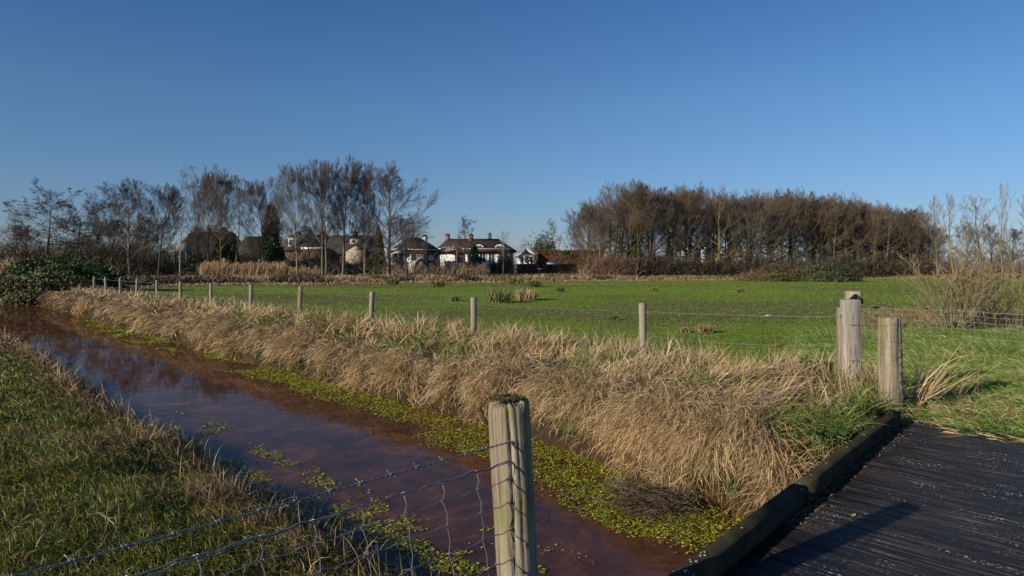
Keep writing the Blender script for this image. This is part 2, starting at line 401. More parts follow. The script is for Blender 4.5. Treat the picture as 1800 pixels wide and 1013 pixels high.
STRAW = np.array([(.54, .39, .20), (.60, .45, .25), (.45, .315, .155), (.62, .495, .31), (.37, .25, .125), (.50, .385, .22), (.40, .295, .17), (.58, .405, .19)])
RUST = np.array([(.30, .16, .07), (.36, .21, .10), (.26, .15, .08)])
GREEN = np.array([(.085, .16, .025), (.12, .20, .035), (.16, .23, .05), (.07, .13, .02), (.20, .25, .08)])
FIELDG = np.array([(.175, .275, .036), (.19, .29, .038), (.165, .26, .034), (.205, .295, .044), (.19, .265, .038)])
LBG = np.array([(.08, .15, .012), (.145, .195, .014), (.20, .215, .02), (.045, .085, .010), (.20, .19, .02)])
def pick(pal, n, jit=.14):
    c = pal[rng.integers(0, len(pal), n)]; return c * (1 + rng.normal(0, jit, (n, 1))).clip(.5, 1.5)
def bulge(s): return .54 * np.exp(-((s - 3.4) / 1.5) ** 2) - .14
def hz(x, y): return height(x, y)

EXCL = [(1430, 690, .02, .42), (1400, 665, .05, .3), (1440, 730, .02, .3), (1450, 778, 0, .36), (1440, 800, 0, .25), (1290, 870, -.4, .12), (640, 662, -.25, .2)]
def dry_bank(n_clump, n_blade):
    mb = MB()
    smin, smax = 1.9, 62.0
    u = rng.uniform(0, 1, n_clump); pw = .62
    a0, a1 = (smin + 2.5) ** (-pw), (smax + 2.5) ** (-pw)
    cs = (a0 + (a1 - a0) * u) ** (-1 / pw) - 2.5
    kind = rng.uniform(0, 1, n_clump)
    edge = kind < .44; dome = (kind > .82)
    ct = np.where(edge, 5.60 + np.abs(rng.normal(0, .17, n_clump)), rng.uniform(5.85, 7.7, n_clump))
    ct = ct - bulge(cs) * (1 - sstep(6.3, 7.6, ct))
    away = math.atan2(-N[1], -N[0])                       # towards the water
    toright = math.atan2(.35, 1.0)
    mixr = fbm(cs * .8, ct * 1.3, 71)
    laz = np.where(edge, away + rng.normal(.25, .85, n_clump), np.where(mixr > .47, toright + rng.normal(0, .55, n_clump), away + rng.normal(0, 1.1, n_clump)))
    tall = np.where(edge, rng.uniform(.26, .56, n_clump), rng.uniform(.15, .44, n_clump)) * (1.0 + .18 * (cs > 12))
    tone = rng.uniform(0, 1, n_clump); sz = rng.uniform(.05, .15, n_clump) * (1 + .02 * cs)
    amt = rng.uniform(.15, 1.6, n_clump)
    pal_i = rng.integers(0, len(STRAW), n_clump)
    w_ = tall * amt; bi = rng.choice(n_clump, n_blade, p=w_ / w_.sum())
    ofs = rng.normal(0, 1, (n_blade, 2)) * sz[bi][:, None]
    bs = cs[bi] + ofs[:, 0]; bt = ct[bi] + ofs[:, 1]
    keep = (bt > 5.5 - bulge(bs)) | (rng.uniform(0, 1, n_blade) < .1)
    bt = np.where(keep, bt, 5.52 - bulge(bs) + rng.uniform(0, .15, n_blade))
    x, y = xy(bs, bt)
    ped = np.where(edge, rng.uniform(0, .24, n_clump), rng.uniform(0, .10, n_clump)) * (amt > .6)
    z = hz(x, y) - .02 + ped[bi] * np.exp(-(ofs ** 2).sum(1) / (2.2 * sz[bi] ** 2))
    rad = np.arctan2(ofs[:, 0] * U[1] + ofs[:, 1] * N[1], ofs[:, 0] * U[0] + ofs[:, 1] * N[0])
    e_ = edge[bi]; d_ = dome[bi]
    L = laz[bi]
    kr = np.where(e_, 1.0, np.where(d_, 1.3, .22)); kl = np.where(d_, .35, 1.25); kn = np.where(e_, .38, .30)
    wild = rng.uniform(0, 1, n_blade) < .20; kn = np.where(wild, 1.8, kn)
    vx = np.cos(L) * kl + np.cos(rad) * kr + rng.normal(0, 1, n_blade) * kn; vy = np.sin(L) * kl + np.sin(rad) * kr + rng.normal(0, 1, n_blade) * kn
    az = np.arctan2(vy, vx)
    ln = tall[bi] * rng.uniform(.5, 1.15, n_blade)
    e0c = rng.uniform(.55, 1.15, n_clump); e1c = rng.uniform(-.7, .35, n_clump)
    e0 = np.where(e_, rng.normal(1.0, .25, n_blade), e0c[bi] + rng.normal(0, .18, n_blade))
    e1e = rng.uniform(-1.45, -.55, n_clump); e1 = np.where(e_, e1e[bi] + rng.normal(0, .3, n_blade), e1c[bi] + rng.normal(0, .25, n_blade))
    e1 = np.where(d_, rng.normal(-.8, .3, n_blade), e1)
    dist = np.hypot(x, y)
    wd = np.maximum(rng.uniform(.0035, .0075, n_blade), dist * .00085)
    c = (STRAW[pal_i[bi]] * .6 + pick(STRAW, n_blade) * .4) * 1.18
    rust = (tone[bi] > .86)[:, None]; c = np.where(rust, c * .5 + pick(RUST, n_blade) * .5, c)
    hollow = fbm(x * 2.6, y * 2.6, 151, 2); gr = fbm(x * 1.5, y * 1.5, 153, 2)
    lowg = ((rng.uniform(0, 1, n_blade) < .06 + .55 * sstep(.56, .72, gr)))
    c = np.where(lowg[:, None], pick(GREEN, n_blade) * 1.15, c)
    ln = np.where(lowg, ln * .62, ln)
    umber = (tone[bi] < .12)[:, None]; c = np.where(umber, c * np.array([.55, .48, .42]), c)
    c = c * (.56 + .78 * tone[bi])[:, None] * rng.uniform(.7, 1.25, n_blade)[:, None]
    hollow = fbm(x * 2.6, y * 2.6, 151, 2); gr = fbm(x * 1.5, y * 1.5, 153, 2)
    e0 = np.where(lowg, e0 + .25, e0)
    ln = ln * (1 - .55 * sstep(.50, .36, hollow)); cr = c * .85  # straw roots darker, shade low in the tussocks put into their colour
    ks = kerb_side(x, y); ok = (ks < -.05) | ((bt > DECK_END_T + .1) & (ks < .15) & (rng.uniform(0, 1, n_blade) < .4))
    ln = np.where((ks > -.35) & (bt > 5.8), ln * .55, ln)
    ok &= ~((rng.uniform(0, 1, n_blade) < .86) & (ks > -(.3 + .3 * (y - 5))) & (bt > 5.65) & (x > 1.9))
    ok &= rng.uniform(0, 1, n_blade) < 1 - .8 * sstep(.50, .38, hollow)
    gap = vnoise(bs * 2.4 + .6 * vnoise(bs * 6, bt * 3, 172), bt * .9 + 5, 171); ok &= (rng.uniform(0, 1, n_blade) < .10 + .9 * sstep(.22, .40, gap)) | (bt > 6.5) | (bs < 4.6)
    for px_, py_, zg_, rr in EXCL:
        y_ = (EYE - zg_) * F / (py_ - HZ); x_ = X_at(px_, y_); ok &= ~((np.hypot(x - x_, y - y_) < rr) & (rng.uniform(0, 1, n_blade) < .93))
    sel = np.where(ok)[0]
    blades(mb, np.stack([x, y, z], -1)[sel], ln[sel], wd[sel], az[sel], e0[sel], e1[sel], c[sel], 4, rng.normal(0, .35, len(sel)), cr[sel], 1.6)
    return mb
props(dry_bank(900, 125000).build('dry_grass', M_dry, color=True), 'long straw coloured dead grass hanging over the far bank of the ditch', 'grass', kind='stuff')

# sheaves of straight broken straws lying over the mat
def sheaves(ns, per):
    u = rng.uniform(0, 1, ns); pw = .70; a0, a1 = 4.2 ** (-pw), 60. ** (-pw)
    cs = (a0 + (a1 - a0) * u) ** (-1 / pw) - 2.3; low = rng.uniform(0, 1, ns) < .42
    ct = np.where(low, 5.66 + np.abs(rng.normal(0, .22, ns)), rng.uniform(5.9, 7.6, ns)) - bulge(cs) * .9
    away = math.atan2(-N[1], -N[0]); x, y = xy(cs, ct); f = fbm(x * .9, y * .9, 161)
    laz = np.where(low, away + rng.normal(.35, .6, ns), math.atan2(.45, 1) + (f - .5) * 5 + rng.normal(0, .35, ns))
    L = np.where(low, rng.uniform(.35, .62, ns), rng.uniform(.22, .52, ns)); e0 = np.where(low, rng.uniform(.2, .8, ns), rng.uniform(.15, .75, ns)); e1 = np.where(low, rng.uniform(-1.35, -.8, ns), e0 - rng.uniform(.2, .9, ns))
    h0 = np.where(low, rng.uniform(.06, .24, ns), rng.uniform(.0, .20, ns)); tone = rng.uniform(.65, 1.2, ns); pi_ = rng.integers(0, len(STRAW), ns); fan = rng.uniform(.12, .50, ns)
    n = ns * per; b = np.repeat(np.arange(ns), per); px_ = x[b] + rng.normal(0, .035, n) * (1 + cs[b] * .03); py_ = y[b] + rng.normal(0, .035, n) * (1 + cs[b] * .03)
    z = hz(px_, py_) + h0[b] + rng.normal(0, .02, n); dist = np.hypot(px_, py_)
    c = (STRAW[pi_[b]] * .7 + pick(STRAW, n) * .3) * (tone[b] * rng.uniform(.8, 1.2, n))[:, None] * 1.08
    ks = kerb_side(px_, py_); ok = (ks < -.25) & ~((ks > -(.3 + .3 * (py_ - 5))) & (ct[b] > 5.7) & (px_ > 1.9) & (rng.uniform(0, 1, n) < .85))
    for qx, qy, zg_, rr in EXCL:
        yy = (EYE - zg_) * F / (qy - HZ); xx = X_at(qx, yy); ok &= ~(np.hypot(px_ - xx, py_ - yy) < rr)
    gap = vnoise(cs[b] * 2.4 + .6 * vnoise(cs[b] * 6, ct[b] * 3, 172), ct[b] * .9 + 5, 171); ok &= (gap > .34) | (ct[b] > 6.5) | (cs[b] < 4.6)
    hol = fbm(px_ * 2.6, py_ * 2.6, 151, 2); ok &= hol > .42
    k = np.where(ok)[0]; mb = MB()
    blades(mb, np.stack([px_, py_, z], -1)[k], (L[b] * rng.uniform(.55, 1.1, n))[k], np.maximum(rng.uniform(.0035, .0075, n), dist * .0009)[k], (laz[b] + rng.normal(0, 1, n) * fan[b])[k], (e0[b] + rng.normal(0, .22, n))[k], (e1[b] + rng.normal(0, .3, n))[k], c[k], 3, rng.normal(0, .2, len(k)), (c * .92)[k], 1.6)  # slightly darker straw roots, painted shade
    return mb
props(sheaves(5600, 15).build('fallen_straw', M_dry, color=True), 'sheaves of pale broken straws lying across the far bank', 'straw', kind='stuff')

def green_tufts(nc, per):
    u = rng.uniform(0, 1, nc); pw = .7; a0, a1 = 4.2 ** (-pw), 60. ** (-pw); cs = (a0 + (a1 - a0) * u) ** (-1 / pw) - 2.3
    ct = rng.uniform(5.7, 7.9, nc) - bulge(cs) * .8; x, y = xy(cs, ct); f = fbm(x * 1.5, y * 1.5, 153, 2) + .25 * sstep(7.0, 7.6, ct); k = (f > .56) | (rng.uniform(0, 1, nc) < .12)
    x, y, cs, ct = x[k], y[k], cs[k], ct[k]; nc = len(x); n = nc * per; b = np.repeat(np.arange(nc), per); s_ = rng.uniform(.03, .10, nc)
    px_ = x[b] + rng.normal(0, 1, n) * s_[b]; py_ = y[b] + rng.normal(0, 1, n) * s_[b]; dist = np.hypot(px_, py_); ks = kerb_side(px_, py_); ok = ks < -.12
    px_, py_, b, dist = px_[ok], py_[ok], b[ok], dist[ok]; n = len(px_); mb = MB(); tn = rng.uniform(.7, 1.3, nc)
    c = pick(np.array([(.13, .20, .03), (.19, .25, .05), (.25, .27, .08), (.09, .15, .022)]), n) * tn[b][:, None]
    blades(mb, np.stack([px_, py_, hz(px_, py_) + .04], -1), rng.uniform(.18, .42, n), np.maximum(.0045, dist * .00085), rng.uniform(0, 6.28, n), rng.normal(1.15, .25, n), rng.normal(-.1, .5, n), c, 3, 0.0, c * .7)  # tuft roots darker, shade painted into the green
    return mb
props(green_tufts(1500, 22).build('green_tufts', M_green, color=True), 'fresh green grass tufts showing between the dead straw of the far bank', 'grass', kind='stuff')

# upright dead stems and seed heads above the bank and along the fence line
def stems(n):
    mb = MB()
    u = rng.uniform(0, 1, n); s = (4.2 ** -.7 + (55. ** -.7 - 4.2 ** -.7) * u) ** (-1 / .7) - 2.2
    t = rng.normal(7.35, .45, n); x, y = xy(s, t)
    ok = (kerb_side(x, y) < -.3); s, t, x, y = s[ok], t[ok], x[ok], y[ok]; n = len(s)
    dist = np.hypot(x, y); z = hz(x, y)
    blades(mb, np.stack([x, y, z], -1), rng.uniform(.25, .62, n), np.maximum(.0035, dist * .00075), rng.uniform(0, 2 * pi, n), rng.normal(1.3, .14, n), rng.normal(.9, .35, n), pick(STRAW, n) * .9, 3)
    return mb
props(stems(4200).build('standing_dead_stems', M_dry, color=True), 'thin upright dead grass stems scattered along the field fence', 'grass stems', kind='stuff')

def field_grass(n):
    mb = MB()
    py = HZ + np.exp(rng.uniform(math.log(18), math.log(250), n)); px = rng.uniform(-60, 1900, n)
    z0 = -.12; y = (EYE - z0) * F / (py - HZ); x = (px - 900) / F * y
    s, t = st(x, y)
    d = y - field_edge(x, y)
    ok = (t > 7.0) & (d < 1) & ((kerb_side(x, y) < -.12) | (t > DECK_END_T - .02)); 
    x, y, s, t = x[ok], y[ok], s[ok], t[ok]; n = len(x)
    dist = np.hypot(x, y); z = hz(x, y) - .01
    nz = fbm(x * .5, y * .5, 91); big = fbm(x * .12, y * .12, 92)
    near = 1 - sstep(9, 14, dist)
    tuft = sstep(.55, .75, fbm(x * 1.1, y * 1.1, 93))
    ln = (.035 + .03 * rng.uniform(0, 1, n) + .07 * tuft * near) * (1 + 1.0 * near) * (1 + dist * .006)
    wd = np.maximum(.0045, dist * .00065)
    c = pick(FIELDG, n, .04)
    k = (rng.uniform(0, 1, n) < .01 + .10 * sstep(.52, .7, big) + .18 * (x < -6) * sstep(.35, .6, nz) + .16 * near * (nz > .5))
    c = np.where(k[:, None], pick(STRAW, n) * .6, c)
    ga = math.atan2(-.3, 1)
    cr = c * .8  # darker root colour imitates shade between the field blades
    blades(mb, np.stack([x, y, z], -1), ln, wd, rng.uniform(0, 2 * pi, n), rng.normal(.95, .25, n), rng.normal(.15, .4, n), c, 2, 0.0, cr, 1.2)
    # greener, longer grass beyond the end of the deck
    n2 = 34000
    px = rng.uniform(1380, 1900, n2); py = rng.uniform(570, 772, n2)
    y = (EYE + .0) * F / (py - HZ); x = (px - 900) / F * y; s, t = st(x, y)
    ok = (kerb_side(x, y) < -.06) | (t > DECK_END_T - .03); ok &= t > 5.9; ok &= (kerb_side(x, y) > -(.35 + .3 * (y - 5))) | (rng.uniform(0, 1, n2) < .25)
    x, y, t = x[ok], y[ok], t[ok]; n2 = len(x); z = hz(x, y) - .01
    nn = fbm(x * .9, y * .9, 97); k = rng.uniform(0, 1, n2) < np.where(nn > .60, .38, .08)
    c = np.where(k[:, None], pick(STRAW, n2) * .9, pick(GREEN, n2) * 1.35)
    la = fbm(x * .8, y * .8, 98) * 2 * pi
    edge_short = np.where(t < DECK_END_T + .25, .55, 1)
    blades(mb, np.stack([x, y, z], -1), rng.uniform(.08, .27, n2) * (.6 + .7 * nn) * edge_short, rng.uniform(.004, .008, n2), la + rng.normal(0, .9, n2), rng.normal(1.0, .3, n2), rng.normal(-.4, .5, n2), c, 3, 0.0, c * .7)  # darker roots, painted shade in the longer grass
    return mb
props(field_grass(190000).build('field_grass', M_green, color=True), 'short green pasture grass of the meadow behind the fence', 'grass', kind='stuff')

def left_bank(n):
    mb = MB()
    px = rng.uniform(-150, 900, n); py = rng.uniform(575, 1080, n)
    zz = -.3; y = (EYE - zz) * F / (py - HZ); x = (px - 900) / F * y; s, t = st(x, y)
    ok = (t < 2.44) & (kerb_side(x, y) < -.1) & (y > .9); x, y, s, t = x[ok], y[ok], s[ok], t[ok]; n = len(x)
    dist = np.hypot(x, y); z = hz(x, y) - .01
    nn = fbm(x * 1.3, y * 1.3, 101); edge = sstep(1.25, 2.1, t + .5 * (nn - .5))
    c = pick(LBG, n)
    pr = .22 + .55 * edge + .25 * sstep(.5, .7, nn)
    k = rng.uniform(0, 1, n) < pr
    dry = np.where((rng.uniform(0, 1, n) < .45)[:, None], pick(RUST, n) * .75, pick(STRAW, n) * .5)
    c = np.where(k[:, None], dry, c)
    ln = rng.uniform(.05, .14, n) * (1 + .6 * edge) * (.6 + .9 * nn)
    la = fbm(x * .7, y * .7, 103) * 2 * pi
    blades(mb, np.stack([x, y, z], -1), ln, np.maximum(rng.uniform(.0025, .0055, n), dist * .0008), la + rng.normal(0, 1.2, n), rng.normal(.95, .38, n), rng.normal(-.2, .7, n), c, 3, rng.normal(0, .6, n), c * .85)  # near bank roots darker, shade put into the blade colour
    # taller dead stalks at the water's edge
    n2 = 900; u = rng.uniform(0, 1, n2); s = 3.0 + 22 * u ** 1.8; t = rng.normal(2.2, .16, n2); x, y = xy(s, t)
    ok = kerb_side(x, y) < -.2; x, y = x[ok], y[ok]; n2 = len(x)
    blades(mb, np.stack([x, y, hz(x, y)], -1), rng.uniform(.12, .38, n2), np.maximum(.0035, np.hypot(x, y) * .0009), rng.uniform(0, 2 * pi, n2), rng.normal(1.35, .15, n2), rng.normal(.5, .8, n2), pick(STRAW, n2) * .7, 4)
    return mb
props(left_bank(250000).build('bank_grass', M_green, color=True), 'mossy green and brown grass on the near bank of the ditch', 'grass', kind='stuff')

# floating water plants
def water_plants(n):
    s = 2.0 + 30 * rng.uniform(0, 1, n) ** 1.9; t = rng.uniform(2.3, 5.65, n)
    nz = fbm(s * 1.1, t * 1.8, 111); fine = fbm(s * 5, t * 5, 112)
    inner = np.interp(s, [2, 3.5, 4.6, 5.6, 6.6, 7.6, 9, 12, 14, 17, 20, 32], [4.35, 4.15, 4.4, 4.75, 4.35, 5.0, 4.95, 4.95, 4.7, 5.2, 4.75, 5.1])
    outer = 5.62 - bulge(s)
    dens = sstep(-.12, .12, t - inner + .5 * (nz - .5)) * (t < outer) * (.35 + .65 * sstep(.35, .55, fine))
    dens *= np.where(s > 14, .7 * sstep(.42, .6, nz), 1)
    left_ = (1 - sstep(2.95, 3.25, t - .5 * (nz - .5))) * sstep(.34, .50, fbm(s * 1.4, t * 2.2, 114)) * (s < 10.5) * sstep(.40, .55, fine)
    near_ = (s < 4.3) * (1 - sstep(3.2, 3.8, t + .6 * (nz - .5))) * sstep(.42, .55, fine) * sstep(.42, .6, fbm(s * 2, t * 2, 118))
    p = np.maximum(dens, np.maximum(left_ * .8, near_ * .8))
    x, y = xy(s, t); ok = (rng.uniform(0, 1, n) < p) & (kerb_side(x, y) < .15)
    s, t, x, y = s[ok], t[ok], x[ok], y[ok]; n = len(s)
    dist = np.hypot(x, y)
    r = np.maximum(rng.uniform(.005, .0125, n), dist * .0011)
    z = WZ + .003 + np.abs(rng.normal(0, .006, n)) + rng.uniform(0, .008, n) * (t > 4)
    th = rng.uniform(0, 2 * pi, n); tilt = rng.normal(0, .25, (n, 2))
    mb = MB(); k = 6; V = []
    for j in range(k):
        a = th + j * 2 * pi / k; rr = r * (1 if j % 3 else .75)
        dx, dy = np.cos(a) * rr, np.sin(a) * rr * .8
        V.append(np.stack([x + dx, y + dy, z + dx * tilt[:, 0] + dy * tilt[:, 1] + .002], -1))
    V = np.stack(V, 1); base = np.arange(n)[:, None] * k
    q = np.concatenate([base + np.array([0, 1, 2, 3]), base + np.array([0, 3, 4, 5])], 0)
    pal = np.array([(.34, .36, .025), (.44, .44, .035), (.26, .30, .02), (.46, .42, .05), (.20, .25, .02)])
    c = pick(pal, n, .18); br = rng.uniform(0, 1, n) < .06; c = np.where(br[:, None], np.array([.3, .18, .06]), c)
    mb.add(V.reshape(-1, 3), q, None, np.repeat(c, k, 0))
    return mb
props(water_plants(300000).build('floating_water_plants', M_green, color=True), 'yellow green pond weed floating on the brown ditch water', 'pond weed', kind='stuff')

# ------------------------------------------------------------------ the footbridge
m, t_, b_, o_ = newmat('wet_tarred_planks')
UA = -math.atan2(-U[1], -U[0])
n1 = noise_world(t_, 2.2, 6, (1, 1, 1), UA); n2 = noise_world(t_, 60, 6, (.03, 1, 1), UA); n3 = noise_world(t_, 230, 2, (.30, 1, 1), UA); n5 = noise_world(t_, 26, 3, (.05, 1, 1), UA)
r1 = ramp(t_, [(.38, (.008, .0075, .008)), (.54, (.018, .0155, .0155)), (.70, (.105, .08, .055))]); t_.links.new(n2.outputs[0], r1.inputs[0])
r3 = ramp(t_, [(.60, (0, 0, 0)), (.65, (1, 1, 1))]); t_.links.new(n3.outputs[0], r3.inputs[0])
r5 = ramp(t_, [(.42, (0, 0, 0)), (.60, (1, 1, 1))]); t_.links.new(n1.outputs[0], r5.inputs[0])
r6 = ramp(t_, [(.50, (0, 0, 0)), (.58, (1, 1, 1))]); t_.links.new(n5.outputs[0], r6.inputs[0])
mask = mixc(t_, mixc(t_, r3.outputs[0], r5.outputs[0], 1.0, 'MULTIPLY'), r6.outputs[0], 1.0, 'MULTIPLY')  # pale flecks: lichen specks, and wet glints painted into the board colour
t_.links.new(mixc(t_, r1.outputs[0], (.46, .47, .45), mask), b_.inputs['Base Color'])
rr = ramp(t_, [(.35, (.22,) * 3), (.65, (.6,) * 3)]); t_.links.new(n1.outputs[0], rr.inputs[0]); t_.links.new(rr.outputs[0], b_.inputs['Roughness'])
b_.inputs['Specular IOR Level'].default_value = .45; bump(t_, b_, n2.outputs[0], .5, .004)
M_deck = m
m, t_, b_, o_ = newmat('tarred_kerb_beam')
n1 = noise_of(t_, 9, 6, (1, .15, 1)); n3 = noise_of(t_, 26, 4); n4 = noise_of(t_, 1.2, 2)
r1 = ramp(t_, [(.3, (.026, .024, .015)), (.7, (.078, .068, .040))]); t_.links.new(n1.outputs[0], r1.inputs[0])
r3 = ramp(t_, [(.66, (0, 0, 0)), (.70, (1, 1, 1))]); t_.links.new(n3.outputs[0], r3.inputs[0])
r4 = ramp(t_, [(.5, (0, 0, 0)), (.62, (1, 1, 1))]); t_.links.new(n4.outputs[0], r4.inputs[0])
t_.links.new(mixc(t_, r1.outputs[0], (.36, .38, .28), mixc(t_, r3.outputs[0], r4.outputs[0], 1.0, 'MULTIPLY')), b_.inputs['Base Color'])
b_.inputs['Roughness'].default_value = .95; b_.inputs['Specular IOR Level'].default_value = .05; bump(t_, b_, n1.outputs[0], .5, .005)
M_kerb = m
bridge = empty('footbridge', (0, 0, 0), 0, 'dark tarred timber footbridge with ribbed boards and low side kerb over the ditch', 'footbridge')
PW = .145
def plank_mesh(var):
    mb = MB(); r_ = np.random.default_rng(100 + var); L = 4.5
    ribs = 7; prof = []; w_ = PW - .010; pitch = w_ / ribs
    for i in range(ribs):
        a = i * pitch; h_ = r_.normal(0, .0006)
        prof += [(a + pitch * .06, -.0075), (a + pitch * .22, -.0070), (a + pitch * .42, h_), (a + pitch * .84, h_)]
    prof = [(0, -.03), (0, -.006)] + prof + [(w_, -.006), (w_, -.03)]
    P = np.array(prof); k = len(P)
    v = np.vstack([np.c_[np.full(k, x), P[:, 0], P[:, 1]] for x in (0, L)])
    q = [(i, k + i, k + i + 1, i + 1) for i in range(k - 1)]
    mb.add(v, q, None, None)
    mb.t.append(np.array([(0, i, i + 1) for i in range(1, k - 1)] + [(k, k + i + 1, k + i) for i in range(1, k - 1)]))
    return mb.mesh('plank', M_deck)
pm = [plank_mesh(i) for i in range(5)]
ua = math.atan2(-U[1], -U[0])          # planks run away from the kerb, opposite to U
tt_ = -2.6; i = 0
while tt_ < DECK_END_T - .06:
    # start of the plank: on the kerb's line
    # find s on the kerb's outer edge + .03 for this t
    def s_kerb(t): 
        ks0, kt0 = st(K0[0], K0[1]); ds, dt = KD @ U, KD @ N
        return ks0 + (t - kt0) / dt * ds
    s0 = s_kerb(tt_ + PW) - .02
    x0, y0 = xy(s0, tt_ + PW)
    o = link_mesh('plank', pm[i % 5], bridge, (float(x0), float(y0), random.gauss(0, .0012)), (0, 0, ua))
    tt_ += PW; i += 1
# kerb beams (top at .13)
def beam(p0, p1, wdt, z0, z1, name, mat, dz=0.0, off=0.0, segs=10, seed=0):
    p0 = np.array(p0, float); p1 = np.array(p1, float); L = np.linalg.norm(p1 - p0); d = (p1 - p0) / L; nn = np.array([d[1], -d[0]])
    r_ = np.random.default_rng(seed); mb = MB(); b = .007; ring = []
    prof = [(0, z0), (0, z1 - b), (b * .7, z1), (wdt - b * .7, z1), (wdt, z1 - b), (wdt, z0)]
    for k in range(segs + 1):
        f = k / segs; c = p0 + d * L * f + nn * off
        for (a, z) in prof:
            j = r_.normal(0, .0016, 2) + .004 * math.sin(f * 5 + seed)
            q = c + nn * (a + j[0]); ring.append((q[0], q[1], z + j[1] + dz * 0))
    k = len(prof); q = []
    for s_ in range(segs):
        for i in range(k): q.append((s_ * k + i, s_ * k + (i + 1) % k, (s_ + 1) * k + (i + 1) % k, (s_ + 1) * k + i))
    mb.add(np.array(ring), [x[::-1] for x in q], None, None)
    e = segs * k
    mb.q.append(np.array([(0, 1, 2, 5), (2, 3, 4, 5), (e, e + 5, e + 2, e + 1), (e + 2, e + 5, e + 4, e + 3)]))
    return mb.build(name, mat, bridge)
def kpt(d): return K0 + KD * d
JN = 1.62
beam(kpt(-7.2), kpt(JN), .086, -.22, .105, 'kerb_beam', M_kerb, seed=1)
beam(kpt(JN + .006) + KN * .004, kpt(4.42) + KN * .004, .084, -.22, .108, 'kerb_beam', M_kerb, seed=2)
far_side = KN * 3.9
beam(kpt(-7.2) + far_side, kpt(4.2) + far_side, .086, -.05, .105, 'kerb_beam', M_kerb, seed=3)
sm = MB(); th = np.arange(8) * pi / 4
sm.add(np.vstack([np.c_[np.cos(th) * .008, np.sin(th) * .008, np.zeros(8)], np.c_[np.cos(th) * .006, np.sin(th) * .006, np.full(8, .002)], [(0, 0, .0022)]]),
       [(j, (j + 1) % 8, 8 + (j + 1) % 8, 8 + j) for j in range(8)], [(8 + j, 8 + (j + 1) % 8, 16) for j in range(8)])
M_screw = flat('screw_head', (.42, .43, .45), .45, .6, .3)
sme = sm.mesh('screw', M_screw)
for px, py in ((1562, 726), (1522, 750), (1470, 784), (1437, 812), (1405, 832), (1383, 846), (1288, 924), (1195, 1000)):
    y = (EYE - .107) * F / (py - HZ); x = (px - 900) / F * y
    d = (np.array([x, y]) - K0) @ KD; q = kpt(d) + KN * .042
    link_mesh('screw', sme, bridge, (q[0], q[1], .1065 if d < JN else .1095))
beam(kpt(-7.2) + KN * .3, kpt(4.3) + KN * .3, .16, -.32, -.035, 'girder', M_kerb, seed=5)
beam(kpt(-7.2) + KN * 3.3, kpt(4.1) + KN * 3.3, .16, -.32, -.035, 'girder', M_kerb, seed=6)
# lichen crusts on the kerb and fallen yellow leaves on the boards
lm = MB()
for i in range(26):
    d = rng.uniform(-.25, .30); a = rng.uniform(.005, .088); c = kpt(d) + KN * a; r0 = rng.uniform(.003, .009); th = np.arange(7) * 2 * pi / 7
    rr_ = r0 * rng.uniform(.6, 1.2, 7)
    lm.add(np.vstack([np.c_[c[0] + np.cos(th) * rr_, c[1] + np.sin(th) * rr_, np.full(7, .1065)], [(c[0], c[1], .1115)]]), None, [(j, (j + 1) % 7, 7) for j in range(7)])
lo = lm.build('lichen', flat('pale_lichen', (.40, .45, .36), .9), bridge); lo['kind'] = 'stuff'
for px, py in ((1418, 869), (1430, 877), (1564, 762), (1500, 905)):
    y = (EYE - .01) * F / (py - HZ); x = (px - 900) / F * y
    mb = MB(); a = rng.uniform(0, 6)
    pts = np.array([(-.02, 0, .004), (-.008, .010, .010), (.010, .009, .006), (.022, 0, .012), (.010, -.010, .009), (-.008, -.009, .003), (0, 0, .004)])
    mb.add(pts, None, [(j, (j + 1) % 6, 6) for j in range(6)])
    o = mb.build('fallen_leaf', flat('yellow_leaf', (.5, .40, .04), .5), None, loc=(x, y, .002)); o.rotation_euler = (0, 0, a)
    props(o, {1418: 'yellow fallen leaf lying just right of the kerb joint', 1430: 'lower of two yellow leaves below the kerb joint', 1564: 'small yellow leaf near the far end of the bridge kerb', 1500: 'yellow leaf lying by the post shadow on the boards'}[px], 'leaf', 'fallen leaves on the bridge')

